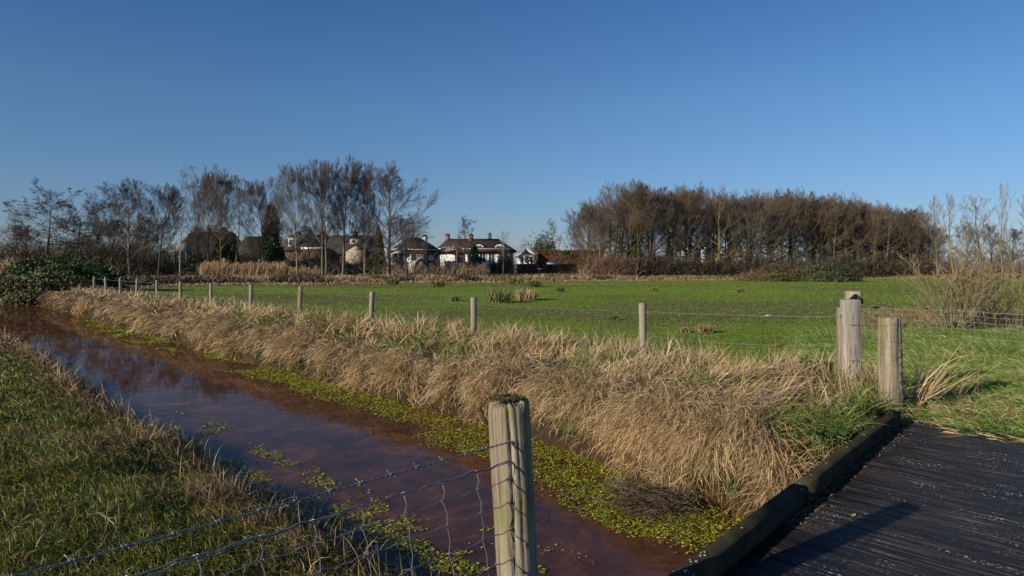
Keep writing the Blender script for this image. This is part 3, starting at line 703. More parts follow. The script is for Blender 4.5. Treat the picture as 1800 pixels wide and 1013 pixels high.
# ------------------------------------------------------------------ posts
def post_mesh(r0, h, seed, nside=40, nring=26, cracks=9, depth=.09, top_tilt=.0, name='post', mat=None, below=.35, waist=.05):
    r_ = np.random.default_rng(seed); mb = MB()
    th = np.arange(nside) * 2 * pi / nside
    cr = np.zeros(nside)
    cpos = r_.uniform(0, 2 * pi, cracks); cw = r_.uniform(.05, .13, cracks); cd = r_.uniform(.4, 1, cracks) * depth
    V = []
    zs = np.concatenate([np.linspace(-below, h - .012, nring), [h]])
    for k, z in enumerate(zs):
        f = (z + below) / (h + below)
        rad = np.full(nside, r0 * (1 + waist * math.sin(f * 5 + seed) * .6 + (1 - f) * .04))
        rad *= 1 + .03 * np.sin(th * 2 + seed) + .02 * np.sin(th * 3 + f * 2)
        for j in range(cracks):
            dd = np.angle(np.exp(1j * (th - cpos[j] - .12 * math.sin(f * 7 + j))))
            rad -= r0 * cd[j] * np.exp(-(dd / cw[j]) ** 2) * (.35 + .65 * f ** 2)
        rad += r_.normal(0, r0 * .006, nside)
        if k == len(zs) - 1: rad = rad * .93
        zz = z + top_tilt * np.cos(th) * r0 * (f > .9) + (r_.normal(0, .004, nside) if f > .97 else 0)
        V.append(np.c_[np.cos(th) * rad, np.sin(th) * rad, np.full(nside, 0) + zz])
    V.append(V[-1] * np.array([.55, .55, 1]) + np.array([0, 0, .003]))
    nr = len(V); v = np.vstack(V + [np.array([[0, 0, h + .004]])])
    q = [(k * nside + j, k * nside + (j + 1) % nside, (k + 1) * nside + (j + 1) % nside, (k + 1) * nside + j) for k in range(nr - 1) for j in range(nside)]
    t = [((nr - 1) * nside + j, (nr - 1) * nside + (j + 1) % nside, nr * nside) for j in range(nside)]
    mb.add(v, q, t); return mb

# near post with its sheep netting and barbed strand
P0 = np.array([-.004, 2.45]); FD = np.array([-.66, -.75]); FD /= np.linalg.norm(FD)
g0 = float(hz(P0[0], P0[1]))
near = empty('netting_fence', (0, 0, 0), 0, 'sheep netting and barbed wire on a mossy topped round post beside the bridge', 'fence')
ph = .940 - g0
pb = post_mesh(.070, ph, 3, 96, 60, 17, .10, .10, waist=.03)
npost = pb.build('post', M_post, near, smooth=True); npost.location = (P0[0] + .03, P0[1] - .005, g0)
# lean: the foot stands a little to the right
npost.rotation_euler = (R(.5), R(-3.2), R(0)); npost.location = (P0[0] + .062, P0[1], g0)
TOPX = P0[0] + .062 - math.tan(R(3.2)) * ph
def postc(z): return np.array([P0[0] + .062 - math.tan(R(3.2)) * (z - g0), P0[1]])
mm = MB(); nb = 2600
a = rng.uniform(0, 2 * pi, nb); rr_ = .062 * np.sqrt(rng.uniform(0, 1, nb)); tp = postc(.95)
patch = fbm(np.cos(a) * rr_ * 45 + 9, np.sin(a) * rr_ * 45, 7) > .40; a, rr_ = a[patch], rr_[patch]; nb = len(a)
pos = np.stack([tp[0] + np.cos(a) * rr_, tp[1] + np.sin(a) * rr_, .95 + .008 * rng.uniform(0, 1, nb)], -1)
blades(mm, pos, rng.uniform(.003, .006, nb), .0042, rng.uniform(0, 6.28, nb), .7, .0, pick(np.array([(.07, .085, .03), (.11, .11, .05), (.16, .15, .10), (.05, .055, .025)]), nb), 2)
mo = mm.build('moss', M_moss, near, color=True); mo['kind'] = 'stuff'; mo['label'] = 'dark moss cushion on the sawn post top'
mm = MB(); nb = 700; zc = rng.normal(.845, .022, nb); a = rng.normal(-.72, .13, nb); pc = np.array([postc(z) for z in zc])
pos = np.stack([pc[:, 0] + np.cos(a) * .066, pc[:, 1] + np.sin(a) * .066, zc], -1)
blades(mm, pos, .006, .004, a, .4, -.5, pick(np.array([(.20, .34, .02), (.28, .42, .03)]), nb), 2)
mo = mm.build('moss', M_moss, near, color=True); mo['kind'] = 'stuff'; mo['label'] = 'bright green moss patch on the shaded side of the post'
def fl(d, z): q = np.array([P0[0], P0[1] - .078]) + FD * d; return np.array([q[0], q[1], z])
def twist_wire(mb, a, b, r=.0017, pitch=.03, amp=.0017, sag=.006, strands=2, n=None):
    a = np.array(a); b = np.array(b); L = np.linalg.norm(b - a); n = n or int(L / .006); f = np.linspace(0, 1, n)
    base = a[None] * (1 - f[:, None]) + b[None] * f[:, None]; base[:, 2] -= sag * 4 * f * (1 - f)
    d = (b - a) / L; sd = np.cross(d, (0, 0, 1)); sd /= np.linalg.norm(sd); up = np.cross(sd, d)
    for k in range(strands):
        ph_ = f * L / pitch * 2 * pi + k * 2 * pi / strands
        mb.tube(base + amp * (np.cos(ph_)[:, None] * sd + np.sin(ph_)[:, None] * up), r, 5)
    return base
FL = 2.6
mb = MB(); bs_ = twist_wire(mb, fl(-.03, .822), fl(FL, .845), .0015, .045, .0019, .008)
bw = mb.build('barbed_wire', M_wire, near)
for k in range(25):
    d = .045 + k * .098; f = d / FL; c = bs_[int(f * (len(bs_) - 1))]
    m2 = MB()
    for s_ in (0, 1):
        ang = rng.uniform(-.7, .7) + s_ * 1.4; th = np.linspace(0, 2 * pi * 1.4, 12)
        dv = np.array([FD[0], FD[1], 0]); sd = np.array([-FD[1], FD[0], 0])
        coil = c[None] + dv * (np.linspace(-.004, .004, 12)[:, None] + s_ * .003) + .0045 * (np.cos(th)[:, None] * sd + np.sin(th)[:, None] * np.array([0, 0, 1]))
        tip1 = coil[-1] + np.array([dv[0] * .008 * (1 - 2 * s_), dv[1] * .008 * (1 - 2 * s_), .013 * math.cos(ang)]) + sd * .010 * math.sin(ang)
        tip0 = coil[0] - np.array([0, 0, .009]) * math.cos(ang + 1) + sd * .010 * math.sin(ang + 1.5)
        m2.tube(np.vstack([tip0, coil, tip1]), .0012, 4)
    o = m2.build('barb', M_wire, bw)
ZR = [.757, .697, .620, .530, .430, .320, .200, .080]
for k, z in enumerate(ZR):
    mb = MB(); n = 260; d = np.linspace(-.03, FL, n)
    crimp = .0035 * np.sin(d / .15 * 2 * pi + k) + .0015 * np.sin(d / .06 * 2 * pi)
    slope = .004 * d
    pts = np.array([fl(dd, z + slope_ + c_) for dd, slope_, c_ in zip(d, slope, crimp)])
    mb.tube(pts, .0020 if k == 0 else .0017, 5)
    if k == 0:
        pts2 = pts.copy(); pts2[:, 2] += -.006 + .006 * np.sin(d * 3.2); mb.tube(pts2, .0017, 5)
    mb.build('line_wire', M_wire, near)
ds = [-.0 + .02 + .148 * k for k in range(17)]
for d in ds:
    zz = np.array(ZR); pts = []
    for j, z in enumerate(zz):
        lean = -(.757 - z) * .16 * (1 if d > .1 else .45)
        q = fl(d + lean, z + .004 * d); q = q + np.array([-FD[1], FD[0], 0]) * .004 * (1 if j % 2 else -1) * -1
        pts.append(q)
        if j < len(zz) - 1:
            q2 = fl(d + lean - .01, (z + zz[j + 1]) / 2); pts.append(q2 + np.array([-FD[1], FD[0], 0]) * .006)
    mb = MB(); mb.tube(np.array(pts), .0015, 5)
    stay = mb.build('stay_wire', M_wire, near)
    for j, z in enumerate(zz):
        lean = -(.757 - z) * .16 * (1 if d > .1 else .45); c = fl(d + lean, z + .004 * d)
        th = np.linspace(0, 2 * pi * 1.6, 10); dv = np.array([FD[0], FD[1], 0]); sd = np.array([-FD[1], FD[0], 0])
        m2 = MB(); m2.tube(c[None] + dv * np.linspace(-.006, .006, 10)[:, None] + .0036 * (np.cos(th)[:, None] * sd + np.sin(th)[:, None] * np.array([0, 0, 1])), .0016, 4)
        m2.build('knot', M_wire, stay)
# wraps round the post
def wrap(z, z2, a0, a1, r=.0015, parent=near, cfun=postc, rad=.072, dbl=True, tail=None):
    mb = MB(); a = np.linspace(a0, a1, 50); z_ = np.linspace(z, z2, 50)
    for k in range(2 if dbl else 1):
        pts = np.array([[cfun(zz)[0] + cos(aa) * (rad + .0015 * sin(aa * 14 + k * pi)), cfun(zz)[1] + sin(aa) * (rad + .0015 * cos(aa * 14 + k * pi)), zz + .0018 * sin(aa * 14 + k * pi)] for aa, zz in zip(a, z_)])
        if tail is not None: pts = np.vstack([pts, tail(pts[-1])])
        mb.tube(pts, r, 5)
    return mb.build('wire_wrap', M_wire, parent)
wrap(.818, .868, -2.45, .4); wrap(.895, .842, -pi - .1, -.85, dbl=False); wrap(.750, .800, -2.5, .4); wrap(.778, .735, -pi, -.9, dbl=False)
for k, z in enumerate(ZR[1:6]): wrap(z - .004, z + .035, -2.4, .3, dbl=False)
wrap(.45, .50, -2.4, .5); wrap(.42, .47, -2.4, .5)
curl = lambda p: np.array([p + np.array([.02 + .03 * sin(q), .0, .03 * (1 - cos(q)) - .02]) for q in np.linspace(.2, 4.5, 16)])
wrap(.60, .62, -1.2, .1, dbl=False, tail=curl); wrap(.52, .53, -1.2, .1, dbl=False, tail=curl)
# a second post behind the camera's left carries the far end
q = P0 + FD * 2.66; gz_ = float(hz(q[0], q[1]))
o = post_mesh(.06, .93 - gz_, 11, 24, 14).build('post', M_post, near, smooth=True, loc=(q[0], q[1], gz_))

# ------------------------------------------------------------------ far bank: round corner post, gate posts, field fence
cx, cy = 3.66, 6.86; cg = float(hz(cx, cy))
corner = empty('corner_post', (cx, cy, cg), 0, 'stout round weathered post wrapped in netting wire at the far end of the kerb', 'post')
post_mesh(.106, .928 - cg, 5, 56, 40, 13, .09, .06).build('shaft', M_post, corner, smooth=True).rotation_euler = (0, R(-1.5), 0)
mb = MB()
for k, z in enumerate([.86, .70, .64, .57, .49, .40, .31, .22]):
    a = np.linspace(-2.9, .6, 40); zz = z - cg
    pts = np.c_[np.cos(a) * .113 - math.tan(R(1.5)) * zz, np.sin(a) * .113, zz + .008 * np.sin(a * 3 + k)]
    w_ = MB(); w_.tube(pts, .0022, 5); w_.build('wire_wrap', M_wire, corner)
    if k > 1 or k == 1:
        w_ = MB(); a = -1.35 + .12 * math.sin(k * 2.1)
        pts = np.array([[cos(a + .25 * sin(q * 3)) * .118 - math.tan(R(1.5)) * (zz - q * .075), sin(a + .25 * sin(q * 3)) * .118, zz - q * .075] for q in np.linspace(0, 1, 10)])
        w_.tube(pts, .0024, 5); w_.build('stay_wire', M_wire, corner)
w_ = MB(); w_.tube([(0, 0, .92 - cg), (.002, 0, .97 - cg)], .004, 6); w_.build('nail', M_post_far, corner)

GY_ = 7.6
def squared(px0, px1, ptop, Y, depth, name, label, mat, slope=0.0, lean=0.0, group='squared gate posts'):
    x0, x1 = X_at(px0, Y), X_at(px1, Y); xm = (x0 + x1) / 2; g_ = float(hz(xm, Y)); zt = Z_at(ptop, Y) - g_; hw = (x1 - x0) / 2
    e = empty(name, (xm, Y, g_), 0, label, 'post', group)
    mb = MB(); r_ = np.random.default_rng(int(px0)); b = min(.006, hw * .25); rows = []
    prof = [(-hw + b, 0), (hw - b, 0), (hw, b), (hw, depth - b), (hw - b, depth), (-hw + b, depth), (-hw, depth - b), (-hw, b)]
    zs = list(np.linspace(-.3, zt - .01, 12)) + [zt]
    for z in zs:
        for (a, d_) in prof:
            jj = r_.normal(0, .0016, 2)
            zz = z + (slope * a if z > zt - .02 else 0)
            sc_ = .9 if z == zt else 1
            rows.append((a * sc_ + jj[0] + lean * z, (d_ - depth / 2) * sc_ + depth / 2 + jj[1], zz))
    k = 8; q = [(s_ * k + i, s_ * k + (i + 1) % k, (s_ + 1) * k + (i + 1) % k, (s_ + 1) * k + i) for s_ in range(len(zs) - 1) for i in range(k)]
    m_ = (len(zs) - 1) * k
    mb.add(np.array(rows), q, [(m_, m_ + i, m_ + i + 1) for i in range(1, 7)])
    mb.build('shaft', mat, e); return e, zt
e1, zt1 = squared(1487, 1516, 527, GY_ - .03, .12, 'gate_post', 'broad silver grey squared gate post with wire staples, in front of two others', M_plank_grey, lean=-.012)
e2, zt2 = squared(1495, 1515, 512, GY_ + .22, .13, 'gate_post', 'tallest squared gate post standing right behind the broad one', M_plank_grey, lean=-.005)
e3, zt3 = squared(1475, 1482, 541, GY_ + .06, .07, 'gate_post', 'narrow squared post with a metal cap bracket, left of the broad gate post', M_post)
# dark sloping brace between the narrow and the tall post
bx0, bx1 = X_at(1479, GY_ + .17), X_at(1503, GY_ + .17); z0, z1 = Z_at(541, GY_ + .17), Z_at(519, GY_ + .17)
br = MB(); v = []
for (x, z) in ((bx0, z0), (bx1, z1)):
    v += [(x, GY_ + .13, z - .045), (x, GY_ + .13, z + .01), (x, GY_ + .19, z + .01), (x, GY_ + .19, z - .045)]
br.add(np.array(v), [(0, 1, 5, 4), (1, 2, 6, 5), (2, 3, 7, 6), (3, 0, 4, 7), (0, 3, 2, 1), (4, 5, 6, 7)])
v = []
for (x, z) in ((bx1, z1), (X_at(1514, GY_ + .17), Z_at(527, GY_ + .17))):
    v += [(x + .001, GY_ + .13, z - .045), (x + .001, GY_ + .13, z + .01), (x + .001, GY_ + .19, z + .01), (x + .001, GY_ + .19, z - .045)]
br.add(np.array(v), [(0, 1, 5, 4), (1, 2, 6, 5), (2, 3, 7, 6), (3, 0, 4, 7), (0, 3, 2, 1), (4, 5, 6, 7)])
o = br.build('brace_board', M_kerb, None); props(o, 'dark sloping board bridging the tops of the squared gate posts', 'board')
# metal cap bracket and staples
gx3, g3 = e3.location.x, e3.location.z
mb = MB(); mb.tube([(.004, -.014, zt3 - .10), (.004, -.014, zt3 - .02)], .017, 10); mb.build('metal_cap', M_wire, e3, smooth=False)
for z in (.80, .42):
    for dx in (-.03, .02):
        w_ = MB(); zz = z - e1.location.z; w_.tube([(dx - .02, -.003, zz), (dx - .01, -.012, zz + .003), (dx + .02, -.012, zz - .004), (dx + .035, -.003, zz - .002)], .004, 5); w_.build('staple', M_wire, e1)
# rod handle pointing right
hd = MB(); y_ = GY_ + .3; x0, x1 = X_at(1515, y_), X_at(1545, y_); z_ = Z_at(541, y_)
hd.tube([(x0 - .05, y_, z_ + .006), (x1 - .06, y_, z_)], .0028, 6); hd.tube([(x1 - .065, y_, z_), (x1 - .045, y_, z_), (x1 - .02, y_, z_ - .001), (x1, y_, z_ - .002)], [.004, .011, .011, .004], 8)
ho = hd.build('latch_rod', flat('black_plastic', (.02, .02, .022), .5), e2); ho.location = (-e2.location.x, -e2.location.y, -e2.location.z)

field = empty('field_fence', (0, 0, 0), 0, 'line of round wooden posts with thin wires between the dry bank and the meadow', 'fence')
offs = [(1131, 61, 13), (833, 51, 11), (651, 41.3, 9), (526, 32, 8), (440, 29, 7), (371, 26, 5.5), (317, 23, 5.2), (276, 21, 4.5), (240, 18.6, 4.6), (212, 17.0, 4.2), (187, 15.6, 4.2), (165, 14.2, 4)]
tops = []
for i, (px, off, wpx) in enumerate(offs):
    offl = .0467 * (px + 175); Y = .46 * F / offl; x = X_at(px, Y); zt = EYE - off / F * Y; g_ = float(hz(x, Y)); rad = max(.036, wpx / F * Y / 2)
    pmesh = post_mesh(rad, zt - g_, 20 + i, 18 if i < 3 else 10, 10, 5, .10, .05)
    o = pmesh.build('post', M_post_far if i != 3 else M_post, field, smooth=True, loc=(x, Y, g_))
    lean = {526: -3.0, 651: .6, 833: .8, 1131: .5}.get(px, random.gauss(0, 1.5)); o.rotation_euler = (R(random.gauss(0, 1)), R(lean), random.random() * 6)
    tops.append((x, Y, zt))
for dz in (-.10, -.42, -.72):
    pts = [(e1.location.x - .02, GY_ - .01, e1.location.z + {-.10: .86, -.42: .55, -.72: .30}[dz])] + [(x, y - .05, zt + dz) for x, y, zt in tops]
    full = []
    for a, b in zip(pts[:-1], pts[1:]):
        for k in range(10):
            f = k / 10; full.append((a[0] * (1 - f) + b[0] * f, a[1] * (1 - f) + b[1] * f, a[2] * (1 - f) + b[2] * f - .05 * 4 * f * (1 - f) * (1 if dz < -.2 else .5)))
    full.append(pts[-1]); mb = MB(); rd = np.array([max(.0019, .00013 * np.hypot(p[0], p[1])) for p in full]); mb.tube(np.array(full), rd, 4); mb.build('line_wire', M_wire, field)
    if dz > -.5:
        p = np.array(full[3]) * .5 + np.array(full[4]) * .5 if dz > -.2 else np.array(full[3])
        w_ = MB(); w_.tube([p + np.array([-.05, .02, 0]), p + np.array([-.02, 0, .006]), p + np.array([.02, -.01, .004]), p + np.array([.05, -.03, 0])], [.004, .018, .016, .004], 8); w_.build('wire_strainer', M_wire if dz > -.2 else M_tile_red, field)

# low netting behind the gate posts, running off to the right
rn = empty('netting_fence', (0, 0, 0), 0, 'low sheep netting with wire stays crossing the rough grass right of the gate posts', 'fence')
A = np.array([X_at(1518, 13.2), 13.2]); B = np.array([X_at(1940, 10.6), 10.6]); LN = np.linalg.norm(B - A)
for z in (.68, .60, .50, .38, .25):
    mb = MB(); f = np.linspace(0, 1, 60); p = A[None] * (1 - f[:, None]) + B[None] * f[:, None]
    mb.tube(np.c_[p, z - .02 * (1 - np.cos(f * 14)) * .5 + .006 * np.sin(f * 60)], .0040 if z > .65 else .0028, 4); mb.build('line_wire', M_wire, rn)
for k in range(int(LN / .16)):
    q = A + (B - A) * (k * .16 / LN); gz_ = float(hz(q[0], q[1])); mb = MB(); l_ = .02 * math.sin(k * .7)
    mb.tube([(q[0], q[1], .68), (q[0] + .012 + l_, q[1], .5), (q[0] + .02 + l_, q[1], .3), (q[0] + .02 + l_, q[1], max(.02, gz_))], .0032, 4); mb.build('stay_wire', M_wire, rn)
for f in (.97,):
    q = A + (B - A) * f; gz_ = float(hz(q[0], q[1])); post_mesh(.035, .78 - gz_, 60 + int(f * 10), 10, 8, 4).build('post', M_post_far, rn, smooth=True, loc=(q[0], q[1] + .05, gz_))
# stiff wires from the corner post to the gate posts
mb = MB()
for z in (.86, .74, .62, .5, .38):
    mb.tube([(cx - .05, cy + .09, z), ((cx + e1.location.x) / 2 + .06, (cy + GY_) / 2, z - .01 + .02), (e1.location.x + .06, GY_ + .06, z + .04)], .0024, 5)
o = mb.build('tie_wire', M_wire, corner)

# ------------------------------------------------------------------ weeds and dock plants
def leafy(name, px, py, zg, n, size, label, spread=.16):
    y = (EYE - zg) * F / (py - HZ); x = X_at(px, y); z = max(zg - .05, float(hz(x, y)))
    e = empty(name, (x, y, z), 0, label, 'plant', 'broad leaved green plants by the bridge')
    for k in range(n):
        a = rng.uniform(0, 2 * pi); L = size * rng.uniform(.6, 1.2); w_ = L * rng.uniform(.32, .45); e0 = rng.uniform(.5, 1.3); st_ = rng.uniform(.05, .14) + (.14 if zg > 0 else 0)
        ro = rng.normal(0, spread, 2) * (1, .8)
        mb = MB(); V = []; p = np.array([ro[0], ro[1], 0.0]); d0 = np.array([cos(a), sin(a), 0]); sd = np.array([-sin(a), cos(a), 0])
        prof = [.12, .8, 1.0, .85, .5, .05]
        p = p + np.array([0, 0, st_])
        for i, pr in enumerate(prof):
            el = e0 - i * .28; wv = .006 * sin(i * 2.3 + k)
            V += [p - sd * w_ * pr / 2 + np.array([0, 0, w_ * .16 * pr + wv]), p, p + sd * w_ * pr / 2 + np.array([0, 0, w_ * .16 * pr - wv])]
            p = p + (d0 * cos(el) + np.array([0, 0, sin(el)])) * L / 5
        q = []
        for i in range(5):
            b0 = i * 3; q += [(b0, b0 + 1, b0 + 4, b0 + 3), (b0 + 1, b0 + 2, b0 + 5, b0 + 4)]
        c = np.array([(.05, .12, .018), (.07, .16, .022), (.10, .19, .035), (.04, .09, .015)][k % 4]) * rng.uniform(.8, 1.2)
        mb.add(np.array(V), q, None, c)
        mb.tube([(ro[0], ro[1], -.02), (ro[0], ro[1], st_)], .003, 4, (.12, .16, .04))
        mb.build('leaf', M_green, e, smooth=True, color=True)
    return e
leafy('dock_plant', 1430, 690, .02, 40, .15, 'upper broad leaved green plant left of the gate posts')
leafy('dock_plant', 1400, 665, .05, 22, .14, 'leafy green plant half hidden in straw left of the gate posts', .12)
leafy('dock_plant', 1450, 778, .0, 56, .13, 'low bright green leafy plant against the middle of the kerb', .15)
leafy('dock_plant', 1290, 870, -.40, 14, .05, 'small green sprout under the overhanging grass by the kerb', .06)
leafy('dock_plant', 640, 662, -.25, 10, .10, 'green leafy tuft low in the bank beyond the middle of the ditch', .08)

def weed(name, px, py, n, L, label, lean, spread, pal=STRAW, fan=.5, w_=.006, cat='weed', rz=.06):
    y = (EYE + .0) * F / (py - HZ); x = X_at(px, y); z = float(hz(x, y)); mb = MB()
    ro = rng.normal(0, rz, (n, 2)); az = rng.normal(lean, spread, n)
    pos = np.stack([ro[:, 0], ro[:, 1], np.full(n, 0.0)], -1)
    blades(mb, pos, rng.uniform(.5, 1.1, n) * L, w_, az, rng.normal(1.05, fan * .5, n), rng.normal(.6, fan, n), pick(pal, n), 5, rng.normal(0, .3, n))
    o = mb.build(name, M_dry, None, color=True, loc=(x, y, z)); return props(o, label, cat)
weed('dead_weed', 1600, 722, 60, .85, 'tangle of bare dead stalks leaning right beside the round corner post', .15, .5, STRAW * .9, .40, .009)
weed('dead_weed', 1660, 705, 36, .62, 'sparse dead stalks rising from the green grass beyond the boards', .3, .6, STRAW * .75, .45, .006, rz=.15)
weed('dead_tussock', 1546, 722, 260, .24, 'straw tussock heaped round the foot of the round corner post', 2.6, .8, STRAW, .8, .005, 'tussock', .10)
weed('dead_tussock', 1515, 690, 300, .42, 'flattened straw tussock between the gate posts and the round post', 3.3, 1.3, STRAW, .8, .005, 'tussock', .16)
weed('dead_tussock', 1470, 660, 200, .30, 'small straw tussock at the foot of the squared gate posts', 3.0, 1.6, STRAW, .8, .005, 'tussock', .16)
# dark rotten mat hanging into the water near the bridge
n = 1300; s = rng.normal(3.72, .20, n); t = rng.normal(4.74, .12, n); x, y = xy(s, t); mb = MB()
blades(mb, np.stack([x, y, WZ + .02 + rng.uniform(0, .14, n) * (t > 4.6)], -1), rng.uniform(.08, .25, n), .0045, math.atan2(-N[1], -N[0]) + rng.normal(0, 1.0, n), rng.normal(.3, .4, n), rng.normal(-.5, .4, n), pick(np.array([(.11, .08, .05), (.07, .05, .035), (.16, .12, .08)]), n), 3)
props(mb.build('rotten_grass', M_dry, color=True), 'dark matted dead grass lying on the pond weed near the bridge', 'grass', kind='stuff')
# foreground dead stalks seen through the netting
mb = MB()
for px, py, n, L in ((645, 1010, 3, .42), (765, 1005, 4, .36), (885, 1000, 5, .30), (540, 1005, 3, .30), (480, 890, 5, .30), (690, 1000, 4, .2), (815, 1010, 3, .3), (360, 880, 4, .3), (195, 960, 4, .3), (280, 770, 4, .26), (395, 840, 4, .3)):
    y = (EYE + .33) * F / (py - HZ); x = X_at(px, y); z = float(hz(x, y)); k = n * 2
    pos = np.stack([x + rng.normal(0, .04, k), y + rng.normal(0, .04, k), np.full(k, z)], -1)
    blades(mb, pos, rng.uniform(.6, 1.1, k) * L, .0055, rng.uniform(0, 6.28, k), rng.normal(1.4, .1, k), rng.choice([1.2, -1.2, .2], k), pick(STRAW, k), 5)
props(mb.build('bank_stalks', M_dry, color=True), 'pale dead stalks standing in the near bank behind the netting', 'stalks', kind='stuff')

n = 1500; d = rng.uniform(1.2, 4.3, n); a = rng.uniform(-.02, .16, n) ** 1; q = K0[None] + KD[None] * d[:, None] + KN[None] * (.09 + np.abs(rng.normal(0, .035, n)))[:, None]
mb = MB(); blades(mb, np.c_[q, np.full(n, .001)], rng.uniform(.008, .03, n), .004, rng.uniform(0, 6.28, n), rng.normal(.4, .3, n), rng.normal(-.2, .3, n), pick(np.array([(.10, .12, .04), (.06, .07, .03), (.16, .14, .09), (.22, .24, .20)]), n), 2)
props(mb.build('gutter_moss', M_moss, color=True), 'moss and lichen crumbs gathered along the inner foot of the kerb', 'moss', kind='stuff')
n = 260; tq = DECK_END_T - np.abs(rng.normal(0, .12, n)); sq = rng.uniform(-1.5, 2.3, n); x, y = xy(sq, tq); ok = kerb_side(x, y) > .1; x, y = x[ok], y[ok]; n = len(x)
mb = MB(); blades(mb, np.stack([x, y, np.full(n, .003)], -1), rng.uniform(.06, .28, n), .005, rng.uniform(0, 6.28, n), rng.normal(.08, .05, n), rng.normal(-.05, .05, n), pick(np.vstack([STRAW, GREEN]), n), 3)
props(mb.build('blown_straw', M_dry, color=True), 'loose straws and grass blown on to the far end of the boards', 'straw', kind='stuff')

# rush tufts in the meadow
rush = [(877, 530, 24, 'dark rush tuft in the meadow right of the second nearest field post'), (925, 527, 20, 'paler rush tuft right of the dark one in the meadow'),
        (800, 528, 10, 'low rush tuft just left of the second field post'), (985, 512, 8, 'small rush tuft far out in the middle of the meadow'), (940, 505, 12, 'rush tuft at the far side of the meadow below the palm'),
        (770, 505, 12, 'rush tuft by the far meadow edge under the white house'), (905, 500, 13, 'rush clump on the far edge below the sapling'), (1150, 512, 6, 'low rush tuft in the meadow left of the bramble mound'),
        (1300, 515, 7, 'low brown tuft in the meadow right of centre'), (690, 500, 12, 'rush tuft on the far edge right of the tall row'),
        (1080, 562, 9, 'green tuft in the meadow left of the nearest field post'), (1240, 583, 15, 'pale straw tuft in the meadow right of the nearest field post'), (1205, 582, 10, 'smaller straw tuft beside the pale one'), (640, 497, 9, 'dark tuft by the far meadow edge')]
for px, py, hp, lab in rush:
    y = (EYE + .13) * F / (py - HZ); x = X_at(px, y); z = float(hz(x, y)); L = hp / F * y * 1.15; n = 260; straw = 'straw' in lab or 'paler' in lab
    pal = STRAW * .7 if straw else np.array([(.12, .16, .04), (.17, .18, .06), (.22, .20, .09), (.10, .12, .035)])
    mb = MB(); pos = np.stack([rng.normal(0, L * .42, n).clip(-L * .6, L * .6), rng.normal(0, L * .35, n).clip(-L * .5, L * .5), np.zeros(n)], -1)
    blades(mb, pos, rng.uniform(.5, 1.1, n) * L, max(.004, y * .0011), rng.uniform(0, 6.28, n), rng.normal(1.3, .2, n), rng.normal(.7, .5, n), pick(pal, n), 3)
    props(mb.build('rush_tuft', M_green, color=True, loc=(x, y, z)), lab, 'rush tuft', 'rush tufts in the meadow')

